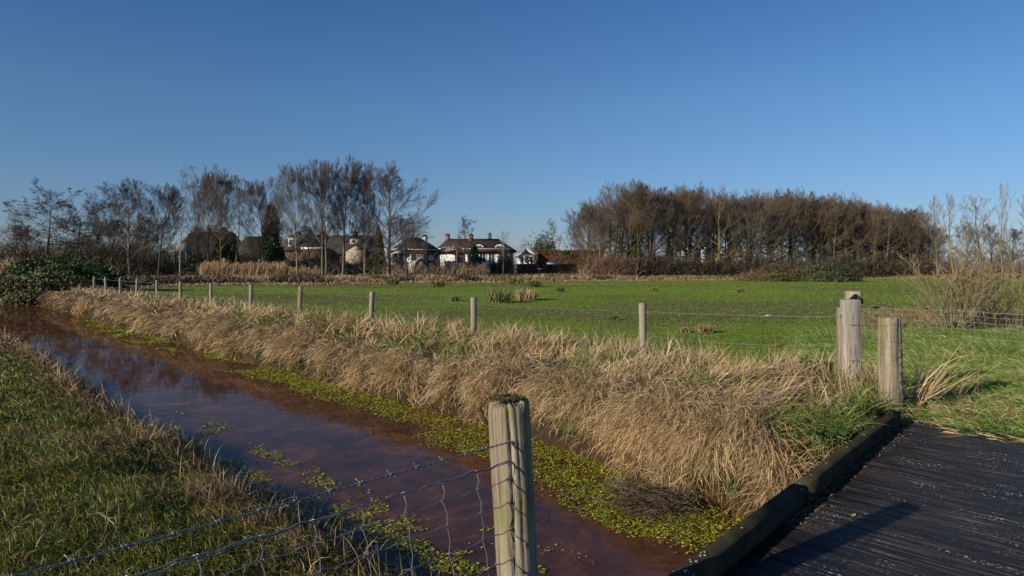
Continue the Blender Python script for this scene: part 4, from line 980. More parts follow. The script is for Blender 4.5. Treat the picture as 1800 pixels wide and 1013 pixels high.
# ------------------------------------------------------------------ trees
def grow(seed, H=10, r0=.16, wander=.03, bare=.3, levels=None, multi=1, splay=0.0, rtip=.15):
    """returns trunk MB and crown MB, height about H"""
    r_ = np.random.default_rng(seed)
    def steps(start, d, L, k, wob, trop):
        n = len(start); P = [start]; D = d.copy()
        for i in range(k):
            D = D + r_.normal(0, wob, (n, 3)); D[:, 2] += trop / k
            D /= np.linalg.norm(D, axis=1)[:, None]; P.append(P[-1] + D * (L / k)[:, None])
        return np.stack(P, 1)
    n0 = multi; st0 = r_.normal(0, .05 * (multi > 1), (n0, 3)); st0[:, 2] = -.3
    az = r_.uniform(0, 2 * pi, n0); sp = splay * r_.uniform(.3, 1, n0)
    d0 = np.stack([np.sin(sp) * np.cos(az), np.sin(sp) * np.sin(az), np.cos(sp)], -1)
    L0 = np.full(n0, H + .3) * (r_.uniform(.7, 1.0, n0) if multi > 1 else 1)
    P = steps(st0, d0, L0, 12, wander, .1); rad0 = r0 * (1 - (1 - rtip) * np.linspace(0, 1, 13)) ** 1.1
    trunk = MB(); crown = MB()
    for i in range(n0): trunk.tube(P[i], rad0 * r_.uniform(.8, 1.1), 7, cap=False)
    par, prad, plen = P, np.tile(rad0, (n0, 1)), L0
    for li, lv in enumerate(levels):
        m_ = lv['n']; k = lv['k']; nP = len(par); kk = par.shape[1] - 1
        u = (np.arange(m_)[None] + r_.uniform(0, 1, (nP, m_))) / m_; u0 = bare if li == 0 else lv.get('u0', .15)
        u = (u0 + (1 - u0) * u).clip(0, .999)
        fi = u * kk; ii = fi.astype(int); ff = (fi - ii)[..., None]; pi_ = np.arange(nP)[:, None]
        A_ = par[pi_, ii]; B_ = par[pi_, ii + 1]; start = (A_ * (1 - ff) + B_ * ff).reshape(-1, 3)
        tan = B_ - A_; tan = (tan / (np.linalg.norm(tan, axis=-1, keepdims=True) + 1e-9)).reshape(-1, 3)
        rd = (prad[pi_, ii] * (1 - ff[..., 0]) + prad[pi_, ii + 1] * ff[..., 0]).reshape(-1)
        rnd = r_.normal(0, 1, tan.shape)
        if li == 0 and multi == 1:
            ga = (np.arange(m_)[None] * 2.4 + r_.uniform(-.5, .5, (nP, m_))).reshape(-1); rnd = np.stack([np.cos(ga), np.sin(ga), np.zeros_like(ga)], -1)
        if lv.get('flat'): rnd[:, 2] *= .25
        perp = rnd - (rnd * tan).sum(1, keepdims=True) * tan; perp /= np.linalg.norm(perp, axis=1)[:, None] + 1e-9
        uu = ((u - u0) / (1 - u0)).reshape(-1)
        ang = np.radians(lv['ang0'] + (lv['ang1'] - lv['ang0']) * uu) * r_.uniform(.8, 1.2, len(uu))
        d = tan * np.cos(ang)[:, None] + perp * np.sin(ang)[:, None]
        Lp = np.repeat(plen, m_); L = Lp * lv['len'] * np.interp(uu, lv.get('px', [0, 1]), lv.get('py', [1, .5])) * r_.uniform(.75, 1.2, len(uu))
        Q = steps(start, d, L, k, lv.get('wob', .12), lv.get('trop', .3))
        rs = np.minimum(rd * .7, lv.get('rmax', 9)) * lv.get('rf', .65); rt = rs * lv.get('taper', .25)
        rr = rs[:, None] * (1 - np.linspace(0, 1, k + 1)[None]) + rt[:, None] * np.linspace(0, 1, k + 1)[None]
        if lv['kind'] == 'tube':
            dst = trunk if lv.get('in_trunk', True) else crown; ns = lv.get('sides', 4)
            for i in range(len(Q)): dst.tube(Q[i], np.maximum(rr[i], lv.get('rmin', .01)), ns, cap=False)
        else:
            wv = lv['w']; n = len(Q); sd = r_.normal(0, 1, (n, 3)); sd /= np.linalg.norm(sd, axis=1)[:, None]
            V = []
            for i in range(k + 1):
                f = 1 - .6 * i / k; V += [Q[:, i] - sd * wv * f / 2, Q[:, i] + sd * wv * f / 2]
            V = np.stack(V, 1); base = np.arange(n)[:, None] * (2 * k + 2)
            q = np.concatenate([base + np.array([2 * i, 2 * i + 1, 2 * i + 3, 2 * i + 2]) for i in range(k)], 0)
            crown.add(V.reshape(-1, 3), q)
        par, prad, plen = Q, rr, L
    return trunk, crown
FINE = .022
SP = {
 'tall': dict(H=10, r0=.20, bare=.32, levels=[
    dict(n=22, k=5, ang0=60, ang1=30, len=.46, px=[0, .35, .75, 1], py=[.7, 1, .75, .4], trop=.55, wob=.09, kind='tube', sides=5, rf=.62, taper=.3),
    dict(n=9, k=4, ang0=45, ang1=28, len=.50, trop=.4, wob=.12, kind='tube', sides=3, rf=.55, rmin=.012, in_trunk=False, u0=.2),
    dict(n=9, k=2, ang0=42, ang1=26, len=.65, trop=.5, kind='rib', w=.028, u0=.2),
    dict(n=7, k=1, ang0=38, ang1=24, len=.7, trop=.3, kind='rib', w=.021, u0=.2)]),
 'round': dict(H=9, r0=.22, bare=.22, levels=[
    dict(n=20, k=5, ang0=70, ang1=20, len=.52, px=[0, .4, 1], py=[.75, 1, .4], trop=.55, wob=.1, kind='tube', sides=5, rf=.65, taper=.3),
    dict(n=9, k=4, ang0=52, ang1=32, len=.48, trop=.3, wob=.14, kind='tube', sides=3, rf=.55, rmin=.012, in_trunk=False, u0=.2),
    dict(n=9, k=2, ang0=45, ang1=28, len=.62, trop=.4, kind='rib', w=.028, u0=.2),
    dict(n=7, k=1, ang0=40, ang1=26, len=.7, trop=.3, kind='rib', w=.020, u0=.2)]),
 'alder': dict(H=9, r0=.20, bare=.46, wander=.05, levels=[
    dict(n=26, k=6, ang0=82, ang1=50, len=.46, px=[0, .5, 1], py=[.9, 1, .75], trop=.10, wob=.13, kind='tube', sides=5, rf=.65, taper=.3),
    dict(n=8, k=4, ang0=55, ang1=35, len=.42, trop=.0, wob=.14, kind='tube', sides=3, rf=.5, rmin=.012, in_trunk=False, u0=.25, flat=True),
    dict(n=12, k=2, ang0=60, ang1=35, len=.45, trop=.05, kind='rib', w=.034, u0=.2, flat=True),
    dict(n=4, k=1, ang0=60, ang1=35, len=.55, trop=.05, kind='rib', w=.030, u0=.2, flat=True)]),
 'birch': dict(H=10, r0=.115, bare=.42, wander=.03, levels=[
    dict(n=16, k=5, ang0=55, ang1=30, len=.28, px=[0, .4, 1], py=[.8, 1, .5], trop=.2, wob=.12, kind='tube', sides=4, rf=.5, taper=.3),
    dict(n=7, k=4, ang0=50, ang1=40, len=.55, trop=-.7, wob=.12, kind='tube', sides=3, rf=.45, rmin=.010, in_trunk=False, u0=.3),
    dict(n=6, k=2, ang0=45, ang1=30, len=.6, trop=-.9, kind='rib', w=.026, u0=.2),
    dict(n=5, k=1, ang0=40, ang1=25, len=.5, trop=-.6, kind='rib', w=.020, u0=.3)]),
 'poplar': dict(H=10, r0=.14, bare=.3, levels=[
    dict(n=16, k=5, ang0=38, ang1=16, len=.36, px=[0, .4, 1], py=[.8, 1, .4], trop=.6, wob=.07, kind='tube', sides=4, rf=.55, taper=.3),
    dict(n=6, k=3, ang0=38, ang1=22, len=.38, trop=.4, wob=.1, kind='tube', sides=3, rf=.5, rmin=.011, in_trunk=False, u0=.2),
    dict(n=5, k=2, ang0=40, ang1=25, len=.5, trop=.3, kind='rib', w=.026, u0=.2),
    dict(n=4, k=1, ang0=35, ang1=25, len=.5, trop=.1, kind='rib', w=.019, u0=.3)]),
 'wood': dict(H=9, r0=.20, bare=.10, levels=[
    dict(n=25, k=5, ang0=88, ang1=20, len=.44, px=[0, .25, .5, 1], py=[.7, .8, 1, .4], trop=.5, wob=.12, kind='tube', sides=4, rf=.6, taper=.3),
    dict(n=8, k=4, ang0=50, ang1=30, len=.42, trop=.3, wob=.14, kind='tube', sides=3, rf=.55, rmin=.012, in_trunk=False, u0=.2),
    dict(n=7, k=2, ang0=50, ang1=30, len=.5, trop=.3, kind='rib', w=.021, u0=.2),
    dict(n=4, k=1, ang0=45, ang1=25, len=.55, trop=.1, kind='rib', w=.014, u0=.3)]),
 'oak': dict(H=7, r0=.30, bare=.42, wander=.06, levels=[
    dict(n=15, k=6, ang0=75, ang1=30, len=.55, px=[0, 1], py=[1, .6], trop=.35, wob=.22, kind='tube', sides=5, rf=.75, taper=.3),
    dict(n=8, k=4, ang0=60, ang1=40, len=.35, trop=.1, wob=.25, kind='tube', sides=3, rf=.55, rmin=.014, in_trunk=False, u0=.3),
    dict(n=7, k=2, ang0=60, ang1=40, len=.42, trop=.1, kind='rib', w=.045, u0=.1),
    dict(n=5, k=1, ang0=60, ang1=40, len=.5, trop=.1, kind='rib', w=.034, u0=.1)]),
}
MESH = {}
def species(key, variant, bark, twig):
    kk = (key, variant, bark.name, twig.name)
    if kk not in MESH:
        tr, cr = grow(hash_seed(key, variant), **SP[key])
        z = np.vstack(cr.v); hx = np.percentile(np.hypot(z[:, 0], z[:, 1]), 84) * .93; top = np.percentile(z[:, 2], 99.7)
        MESH[kk] = (tr.mesh('trunk', bark, smooth=True), cr.mesh('crown', twig), hx, top)
    return MESH[kk]
def hash_seed(key, v): return sum(ord(c) for c in key) * 7 + v * 13
def base_z(x, y): return float(hz(x, y))
def tree(name, key, variant, px, ptop, Y, wpx, label, bark=None, twig=None, group=None, rz=None, cat='tree', lean=0.0):
    bark = bark or M_bark; twig = twig or M_twig
    tm, cm, hx, top = species(key, variant, bark, twig)
    x = X_at(px, Y); z = base_z(x, Y); Ht = Z_at(ptop, Y) - z; sxy = (wpx / F * Y / 2) / hx; sz = Ht / top
    e = empty(name, (x, Y, z), random.uniform(0, 6.28) if rz is None else rz, label, cat, group)
    e.rotation_euler[1] = lean
    sx = sxy; 
    t1 = link_mesh('trunk', tm, e, scale=(sx, sx, sz)); t2 = link_mesh('crown', cm, e, scale=(sx, sx, sz))
    return e
GL = 'bare trees along the left of the meadow'
L_ = [
 ('alder_tree', 'alder', 0, 81, 318, 80, 120, 'leftmost flat crowned dark tree above the rhododendron', M_bark_dark, M_twig_dark),
 ('alder_tree', 'alder', 1, 133, 352, 84, 84, 'shorter flat crowned tree between two taller ones on the left', M_bark_dark, M_twig_dark),
 ('alder_tree', 'alder', 2, 163, 321, 82, 96, 'dark dense flat topped tree right of the shorter one', M_bark_dark, M_twig_dark),
 ('ash_tree', 'round', 0, 229, 315, 78, 86, 'round headed bare tree with a pale slanting trunk base', M_bark, M_twig_dark),
 ('alder_tree', 'tall', 3, 278, 323, 78, 62, 'slim dark trunked tree left of the white birch', M_bark_dark, M_twig_dark),
 ('birch_tree', 'birch', 0, 316, 289, 77, 56, 'tall birch with white lower trunk and drooping fine twigs', M_birch, M_twig),
 ('ash_tree', 'poplar', 0, 346, 341, 84, 36, 'thin bare tree right of the tall birch', M_bark_dark, M_twig),
 ('ash_tree', 'tall', 0, 366, 300, 90, 50, 'slender tree left of the one holding a nest', M_bark, M_twig),
 ('ash_tree', 'tall', 1, 389, 294, 88, 78, 'tall bare tree with a bird nest in its top and ivy below', M_bark, M_twig),
 ('ash_tree', 'poplar', 1, 412, 312, 86, 46, 'leaning pale trunk tree right of the nest tree', M_bark, M_twig),
 ('ash_tree', 'tall', 2, 463, 314, 86, 66, 'bare tree in front of the dark conifer', M_bark, M_twig),
 ('birch_tree', 'birch', 1, 492, 316, 90, 44, 'thin birch with a whitish stem beside the dark conifer', M_birch, M_twig),
 ('ash_tree', 'tall', 4, 523, 288, 76, 62, 'tall tree with yellow green lichen on its trunk, first of the tall row', M_bark_green, M_twig),
 ('ash_tree', 'tall', 5, 567, 281, 80, 72, 'second of the tall row, with twin stems left of the shed', M_bark, M_twig),
 ('ash_tree', 'poplar', 2, 573, 290, 84, 44, 'slimmer stem close behind the twin stemmed tree', M_bark, M_twig),
 ('ash_tree', 'tall', 6, 603, 275, 80, 60, 'tallest tree of the row, behind the shed', M_bark, M_twig),
 ('ash_tree', 'tall', 7, 641, 284, 82, 58, 'tall forked tree right of the shed', M_bark, M_twig),
 ('ash_tree', 'round', 1, 684, 287, 80, 104, 'broad crowned last tree of the tall row, beside the white house', M_bark, M_twig),
 ('ash_tree', 'round', 2, 716, 378, 76, 84, 'low spreading bare tree in front of the white house', M_bark_dark, M_twig),
 ('ash_tree', 'poplar', 3, 30, 380, 88, 40, 'low bare tree at the far left edge', M_bark, M_twig_dark),
 ('ash_tree', 'round', 0, 52, 395, 92, 70, 'small bushy bare tree behind the leftmost flat crowned one', M_bark_dark, M_twig_dark),
 ('ash_tree', 'round', 1, 193, 385, 96, 80, 'low bushy tree filling the gap left of the round headed one', M_bark_dark, M_twig_dark),
 ('ash_tree', 'round', 2, 255, 380, 98, 70, 'low bushy tree behind the slim dark trunk', M_bark_dark, M_twig_dark),
 ('ash_tree', 'round', 2, 345, 395, 100, 60, 'low rounded tree behind the thin bare tree', M_bark_dark, M_twig_dark),
 ('ash_tree', 'round', 1, 545, 395, 96, 66, 'low bare tree between the first two of the tall row', M_bark, M_twig),
 ('ash_tree', 'poplar', 0, 640, 395, 78, 50, 'low thin tree in front of the cream gable', M_bark, M_twig),
]
for nm, key, var, px, pt, Y, wpx, lab, bk, tw in L_: tree(nm, key, var, px, pt, Y, wpx, lab, bk, tw, GL)
GC = 'single trees between the houses'
tree('oak_tree', 'oak', 0, 817, 380, 110, 50, 'dark gnarled round headed tree in front of the long thatched roof', M_bark_dark, M_twig_dark, GC)
tree('bare_tree', 'oak', 1, 978, 384, 135, 44, 'pale grey bare tree rising behind the beech hedge', M_bark, M_twig, GC)
tree('bare_tree', 'poplar', 1, 1008, 398, 140, 34, 'faint thin bare tree left of the wood', M_bark, M_twig, GC)
tree('sapling', 'poplar', 2, 884, 404, 84, 22, 'slim pale stemmed sapling before the long thatched house', M_birch, M_twig_pale, GC)
tree('birch_tree', 'birch', 0, 922, 420, 160, 30, 'small pinkish birch seen behind the white gable', M_birch, M_twig_red, GC)
# right hand thin trees
GR = 'thin pale trees right of the wood'
for px, pt, Y, wpx, var, lab in ((1648, 342, 100, 36, 0, 'thin bare tree next to the dark end of the wood'), (1677, 333, 96, 44, 1, 'tallest pale tree right of the wood'), (1722, 342, 98, 56, 2, 'spreading pale tree in the middle of the right group'),
                                 (1762, 320, 92, 26, 3, 'very slim whip of a tree with a reddish stem'), (1700, 390, 110, 40, 0, 'low tree between the taller pale ones'), (1745, 392, 112, 44, 2, 'low tree behind the reddish stem'),
                                 (1778, 400, 108, 44, 1, 'low bushy tree near the right edge'), (1640, 400, 110, 40, 3, 'dark low tree closing the end of the wood'), (1805, 335, 95, 44, 2, 'pale tree cut by the right edge')):
    tree('poplar_tree', 'poplar' if pt < 380 else 'round', var if pt < 380 else var % 3, px, pt, Y, wpx, lab, M_bark_green if var % 2 else M_bark, M_twig_pale if pt < 380 else M_twig, GR)
# the wood
GW = 'trees of the wood behind the meadow'
prof_x = [1010, 1040, 1075, 1160, 1230, 1300, 1400, 1500, 1560, 1600, 1630, 1650]
prof_y = [385, 345, 324, 321, 323, 331, 334, 340, 352, 372, 400, 425]
wl = {0: 'broad rounded outermost tree at the left end of the wood', 2: 'tall forked front tree near the left end of the wood', 4: 'ivy clad front tree in the left part of the wood', 8: 'highest front tree of the wood above the white cottages'}
ORD = 'first second third fourth fifth sixth seventh eighth ninth tenth eleventh twelfth thirteenth fourteenth fifteenth sixteenth seventeenth eighteenth nineteenth twentieth twenty-first twenty-second twenty-third twenty-fourth twenty-fifth twenty-sixth twenty-seventh twenty-eighth twenty-ninth thirtieth thirty-first thirty-second thirty-third'.split()
k = 0; q_ = 1034.0
while q_ < 1622:
    lab = wl.get(k, 'front row tree of the wood, %s counted from its left end' % ORD[k])
    tree('wood_tree', 'wood' if k % 3 else 'tall', k % 3 if k % 3 else (k % 4), q_, np.interp(q_, prof_x, prof_y) + random.uniform(-5, 13), np.interp(q_, [1030, 1640], [94, 112]) + random.uniform(-2, 2), random.uniform(58, 84), lab, M_bark if k % 2 else M_bark_green, M_twig_red if k % 4 else M_twig, GW)
    q_ += random.uniform(19, 27); k += 1
for row in range(3):
    q_ = 1040.0 + row * 8
    while q_ < 1636 - row * 4:
        tree('wood_tree', ('wood', 'tall', 'wood')[row], random.randint(0, 2), q_, np.interp(q_, prof_x, prof_y) + random.uniform(0, 14) + row * 2, np.interp(q_, [1030, 1640], [99, 117]) + row * 6 + random.uniform(-2, 2), random.uniform(56, 84), 'bare tree deep inside the wood behind the front row', M_bark_dark if row else M_bark, M_twig_red, GW)
        q_ += random.uniform(28, 40) if q_ < 1420 else random.uniform(17, 25)

# twig thickets (nobody could count them)
def thicket(name, pts, label, n, mat, hmax, wtw=.03, cat='undergrowth', colpal=None, spread=1.0):
    """pts: list of (px, Y, halfwidth m, height m)"""
    mb = MB(); pts = np.array(pts, float); sw_ = pts[:, 2] * pts[:, 3]; bi = rng.choice(len(pts), n, p=sw_ / sw_.sum())
    x = X_at(pts[bi, 0], pts[bi, 1]) + rng.normal(0, .5, n) * pts[bi, 2]; y = pts[bi, 1] + rng.normal(0, 1.2, n) * spread; h_ = pts[bi, 3] * rng.uniform(.1, .9, n)
    z = hz(x, y) + h_ * rng.uniform(0, .8, n); L = (.35 + .35 * rng.uniform(0, 1, n)) * np.minimum(pts[bi, 3], 2.2)
    blades(mb, np.stack([x, y, z], -1), L, wtw, rng.uniform(0, 6.28, n), rng.normal(1.0, .45, n), rng.normal(.4, .6, n), pick(colpal, n), 3)
    return props(mb.build(name, mat, color=True), label, cat, kind='stuff')
BR = np.array([(.10, .07, .045), (.14, .10, .06), (.07, .05, .035), (.18, .13, .08), (.08, .085, .035)])
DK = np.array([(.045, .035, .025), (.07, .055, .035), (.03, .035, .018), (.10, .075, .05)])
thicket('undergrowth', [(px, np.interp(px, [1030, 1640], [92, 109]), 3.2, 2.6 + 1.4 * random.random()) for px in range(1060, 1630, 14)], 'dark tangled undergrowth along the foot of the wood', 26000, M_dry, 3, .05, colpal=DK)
thicket('undergrowth', [(px, 96 + random.uniform(-5, 8), 4, (4.6 if px < 280 else (.8 if px < 340 else 2.6)) + 2.6 * random.random() * (px < 280 or px > 340)) for px in range(-60, 480, 14)], 'brown scrub behind the left hand trees', 34000, M_dry, 5, .05, colpal=DK, spread=3)
thicket('undergrowth', [(px, 92 + random.uniform(-4, 8), 3, 1.6 + 1.4 * random.random()) for px in range(480, 690, 14)], 'brown scrub at the foot of the tall row', 4500, M_dry, 5, .045, colpal=BR, spread=2)
thicket('undergrowth', [(px, 99 + random.uniform(-4, 6), 2.6, 3.2 + 2.8 * random.random()) for px in list(range(345, 480, 12)) + list(range(500, 600, 16)) + list(range(632, 700, 16)) + list(range(770, 800, 20))], 'dark twiggy shrubs screening the fronts of the houses', 9000, M_dry, 5, .045, colpal=DK, spread=2)
thicket('red_scrub', [(1060, 92, 2.2, 3.3), (1080, 92, 2.2, 3.4), (1095, 92, 2, 3.0), (1045, 94, 1.5, 2.6)], 'orange brown twiggy scrub at the left end of the wood', 5200, M_dry, 3, .045, colpal=np.array([(.17, .10, .065), (.21, .125, .08), (.14, .09, .06)]))
thicket('distant_treeline', [(px, 175, 9, 4.5 + 2 * random.random()) for px in range(840, 1060, 12)] + [(px, 160, 8, 5 + 4 * random.random()) for px in range(1600, 1900, 9)], 'low purplish line of far trees beyond the gaps', 12000, M_dry, 6, .09, colpal=np.array([(.13, .10, .10), (.17, .13, .12), (.10, .08, .08)]), spread=5)
thicket('distant_treeline', [(px, 150, 8, 8 + 3 * random.random()) for px in range(-80, 520, 14)], 'far brown trees behind the left hand houses', 14000, M_dry, 6, .08, colpal=DK, spread=5)
# brown bramble and rough grass strip along the far edge of the meadow
def strip(n):
    mb = MB(); px = rng.uniform(150, 1900, n); Y0 = np.interp(px, [-400, 100, 300, 600, 1000, 1500, 2300], [40, 52, 62, 70, 84, 103, 112])
    y = Y0 + rng.uniform(-1.5, 7, n); x = X_at(px, y); z = hz(x, y)
    nn = fbm(x * .35, y * .35, 131); dark = (nn > .52) & (px < 1100) & (y - Y0 < 5) & (y - Y0 > 0)
    L = np.where(dark, rng.uniform(.3, .8, n), rng.uniform(.25, .65, n)) * np.where(px > 1120, .7, 1) * np.where(y - Y0 < 0, .5, 1)
    c = np.where(dark[:, None], pick(BR, n) * .9, pick(STRAW, n) * np.where(rng.uniform(0, 1, (n, 1)) < .5, .8, .6))
    blades(mb, np.stack([x, y, z], -1), L, rng.uniform(.04, .08, n), rng.uniform(0, 6.28, n), rng.normal(1.1, .35, n), rng.normal(.1, .6, n), c, 3)
    return mb
props(strip(42000).build('rough_verge', M_dry, color=True), 'strip of brown bramble and straw along the far edge of the meadow', 'rough grass', kind='stuff')
def reeds(patches, n, label):
    mb = MB()
    wts = np.array([(b - a) for a, b, Y, h0, h1, dn in patches], float) * np.array([p[5] for p in patches]); bi = rng.choice(len(patches), n, p=wts / wts.sum()); P_ = np.array(patches, float)[bi]
    px = P_[:, 0] + (P_[:, 1] - P_[:, 0]) * rng.uniform(0, 1, n); y = P_[:, 2] + rng.uniform(0, 3.5, n); x = X_at(px, y); z = hz(x, y)
    hmod = .45 + 1.0 * fbm(px * .11, y * .5, 141)
    L = (P_[:, 3] + (P_[:, 4] - P_[:, 3]) * rng.uniform(0, 1, n)) * hmod
    c = pick(np.array([(.36, .25, .14), (.42, .30, .17), (.30, .20, .11), (.46, .35, .22)]), n)
    blades(mb, np.stack([x, y, z], -1), L, .034, rng.normal(.2, 1.2, n), rng.normal(1.42, .14, n), rng.normal(1.05, .3, n), c, 4)
    k = n // 4; pp = np.stack([x, y, z + L * .82], -1)[:k]
    blades(mb, pp, .32, .07, rng.normal(.2, .6, k), 1.3, .6, c[:k] * np.array([.85, .75, .7]), 2)
    return props(mb.build('reeds', M_dry, color=True), label, 'reeds', kind='stuff')
reeds([(352, 500, 76, 1.0, 1.9, 1.0), (505, 560, 80, .8, 1.4, .3)], 6000, 'tall orange tan reed bed left of the shed')
reeds([(672, 720, 82, .8, 1.5, .3), (725, 860, 84, .9, 1.9, .5), (1015, 1060, 90, .8, 1.7, .3), (1065, 1110, 92, 1.0, 1.9, .4)], 2000, 'sparser dry reeds in front of the white houses')
reeds([(-60, 22, 56, 1.2, 2.0, 1)], 900, 'tan reed patch at the left edge behind the ditch')

# ------------------------------------------------------------------ evergreen bushes, hedges, conifers
LEAFG = np.array([(.035, .07, .02), (.05, .095, .028), (.075, .12, .04), (.03, .055, .018)])
def leafcloud(mb, n, fn, size, pal, flat_=.3):
    c, nrm = fn(n); a = rng.normal(0, 1, (n, 3)) ; nn = nrm + a * .55; nn /= np.linalg.norm(nn, axis=1)[:, None] + 1e-9
    u = np.cross(nn, rng.normal(0, 1, (n, 3))); u /= np.linalg.norm(u, axis=1)[:, None] + 1e-9; v = np.cross(nn, u)
    s = size * rng.uniform(.6, 1.3, n)[:, None]
    V = np.stack([c - u * s * .5, c + v * s * .25 + u * s * .02, c + u * s * .5, c - v * s * .25], 1); q = np.arange(n * 4).reshape(-1, 4)
    mb.add(V.reshape(-1, 3), q, None, np.repeat(pick(pal, n, .2), 4, 0))
def ellip(c, r, seed=0, lump=.25, lo=-.2):
    c = np.array(c); r = np.array(r)
    def fn(n):
        d = rng.normal(0, 1, (n, 3)); d[:, 2] = np.abs(d[:, 2]) * np.where(rng.uniform(0, 1, n) < .85, 1, lo * 3); d /= np.linalg.norm(d, axis=1)[:, None]
        lum = 1 - lump + lump * 2 * vnoise(d[:, 0] * 3.1 + d[:, 2] * 2, d[:, 1] * 3.1 + d[:, 2] * 1.7, seed)
        rad = lum * rng.uniform(.72, 1.03, n); return c + d * r * rad[:, None], d
    return fn
def bush(name, px, Y, wpx, ptop, label, n, size, pal, cat='bush', lump=.25, core=(.02, .025, .012), group=None, depth=1.0, stems=True):
    x = X_at(px, Y); z = base_z(x, Y); h_ = Z_at(ptop, Y) - z; w_ = wpx / F * Y / 2
    e = empty(name, (x, Y, z), 0, label, cat, group)
    mb = MB(); leafcloud(mb, n, ellip((0, 0, 0), (w_, w_ * depth, h_), int(px), lump), size, pal)
    mb.build('foliage', M_leaf, e, color=True)
    m2 = MB(); 
    for i in range(7):
        a = i * .9; m2.tube([(0.1 * cos(a), .1 * sin(a), -.2), (w_ * .35 * cos(a), w_ * .35 * sin(a) * depth, h_ * .45), (w_ * .6 * cos(a), w_ * .6 * sin(a) * depth, h_ * .75)], [.08, .05, .02], 5)
    m2.build('branch', M_bark_dark, e)
    # darker inner foliage so the bush is not hollow
    m3 = MB(); leafcloud(m3, n // 2, lambda k: (np.array([0, 0, h_ * .3]) + rng.normal(0, 1, (k, 3)) * np.array([w_ * .36, w_ * .36 * depth, h_ * .27]), rng.normal(0, 1, (k, 3))), size * 1.3, pal)
    m3.build('inner_foliage', M_leaf, e, color=True)
    return e
bush('rhododendron_bush', 112, 48, 200, 458, 'big dark green leafy mound at the left end of the far bank', 22000, .22, LEAFG, lump=.3, depth=.55)
bush('rhododendron_bush', 70, 39, 170, 484, 'lower olive brown mound in front of the big dark one at far left', 11000, .17, np.array([(.07, .085, .03), (.10, .10, .045), (.13, .11, .06)]), lump=.3, depth=.6)
bush('bramble_mound', 1375, 84, 150, 467, 'broad olive bramble mound at the far side of the meadow', 12000, .18, np.array([(.09, .095, .035), (.13, .11, .05), (.16, .10, .055)]), 'bramble', lump=.3, depth=.45)
bush('bramble_mound', 1458, 82, 112, 465, 'greener rounded bramble mound right of the broad olive one', 11000, .18, np.array([(.05, .075, .03), (.08, .10, .04), (.13, .14, .08), (.07, .06, .035)]), 'bramble', lump=.25, depth=.45)
def conifer(name, px, Y, wpx, ptop, label, n=5000, size=.35, pal=LEAFG, power=.8):
    x = X_at(px, Y); z = base_z(x, Y); h_ = Z_at(ptop, Y) - z; w_ = wpx / F * Y / 2
    e = empty(name, (x, Y, z), 0, label, 'conifer', 'evergreen trees by the houses')
    def fn(k):
        u = rng.uniform(0, 1, k) ** 1.25; a = rng.uniform(0, 6.28, k); r = w_ * (1 - u) ** power * (.75 + .45 * vnoise(a * 2.2, u * 9, int(px))) * rng.uniform(.55, 1.03, k)
        return np.stack([np.cos(a) * r, np.sin(a) * r, u * h_ + .1], -1), np.stack([np.cos(a), np.sin(a), np.full(k, .3)], -1)
    mb = MB(); leafcloud(mb, n, fn, size, pal); mb.build('crown', M_leaf, e, color=True)
    t = MB(); t.tube([(0, 0, -.3), (.05, 0, h_ * .9)], [.22, .04], 7); t.build('trunk', M_bark_dark, e); return e
conifer('conifer', 478, 90, 46, 362, 'tall dark columnar conifer behind the reed bed', 6500, .34, LEAFG * .8, .35)
conifer('conifer', 665, 92, 36, 398, 'pointed dark green conifer left of the white house', 4200, .32, LEAFG * .9, .7)
conifer('conifer', 392, 92, 40, 402, 'ivy covered dark evergreen beneath the nest tree', 4500, .34, LEAFG * .9, .35)
conifer('conifer', 410, 95, 30, 432, 'low dark evergreen right of the ivy covered one', 2500, .32, LEAFG * .8, .4)
conifer('conifer', 833, 94, 34, 432, 'bluish green upright evergreen in front of the thatched house', 3600, .28, LEAFG * np.array([.9, 1, 1.5]), .45)
conifer('conifer', 1118, 97, 24, 396, 'dark ivy clad stem in the left part of the wood', 3600, .28, LEAFG * .9, .3)
conifer('conifer', 861, 160, 16, 410, 'small round pine top behind the long thatched roof', 1200, .3, LEAFG * 1.2, .3)
GB = 'garden shrubs in front of the houses'
bush('evergreen_tree', 955, 128, 60, 416, 'rounded olive green tree behind the brown hedge', 5000, .36, np.array([(.07, .09, .03), (.10, .12, .045), (.05, .065, .025)]), 'tree', .2)
bush('garden_bush', 870, 96, 36, 462, 'dark green shrub before the white terrace', 2600, .24, LEAFG, group=GB)
bush('garden_bush', 520, 94, 54, 458, 'dark garden shrubs below the brick house', 3200, .25, LEAFG, group=GB)
bush('garden_bush', 560, 93, 40, 463, 'dark green shrub left of the shed', 2400, .25, LEAFG, group=GB)
bush('garden_bush', 1110, 98, 60, 440, 'dark evergreen bush at the left foot of the wood', 4500, .28, LEAFG * .8, group=GB)
bush('garden_bush', 1150, 99, 60, 450, 'second dark evergreen bush at the left foot of the wood', 4200, .28, LEAFG * .8, group=GB)
bush('garden_bush', 708, 98, 20, 459, 'small rounded dark bush below the white house wall', 1500, .2, LEAFG * .7, group=GB)
bush('garden_bush', 345, 90, 34, 446, 'olive shrub right of the grey veranda', 2000, .25, LEAFG * 1.4, group=GB)
# cypress-like variegated shrub with sapling stems
bush('garden_bush', 888, 92, 34, 440, 'olive green shrub behind the pale sapling', 2600, .22, np.array([(.09, .10, .035), (.13, .12, .05)]), group=GB, lump=.35)
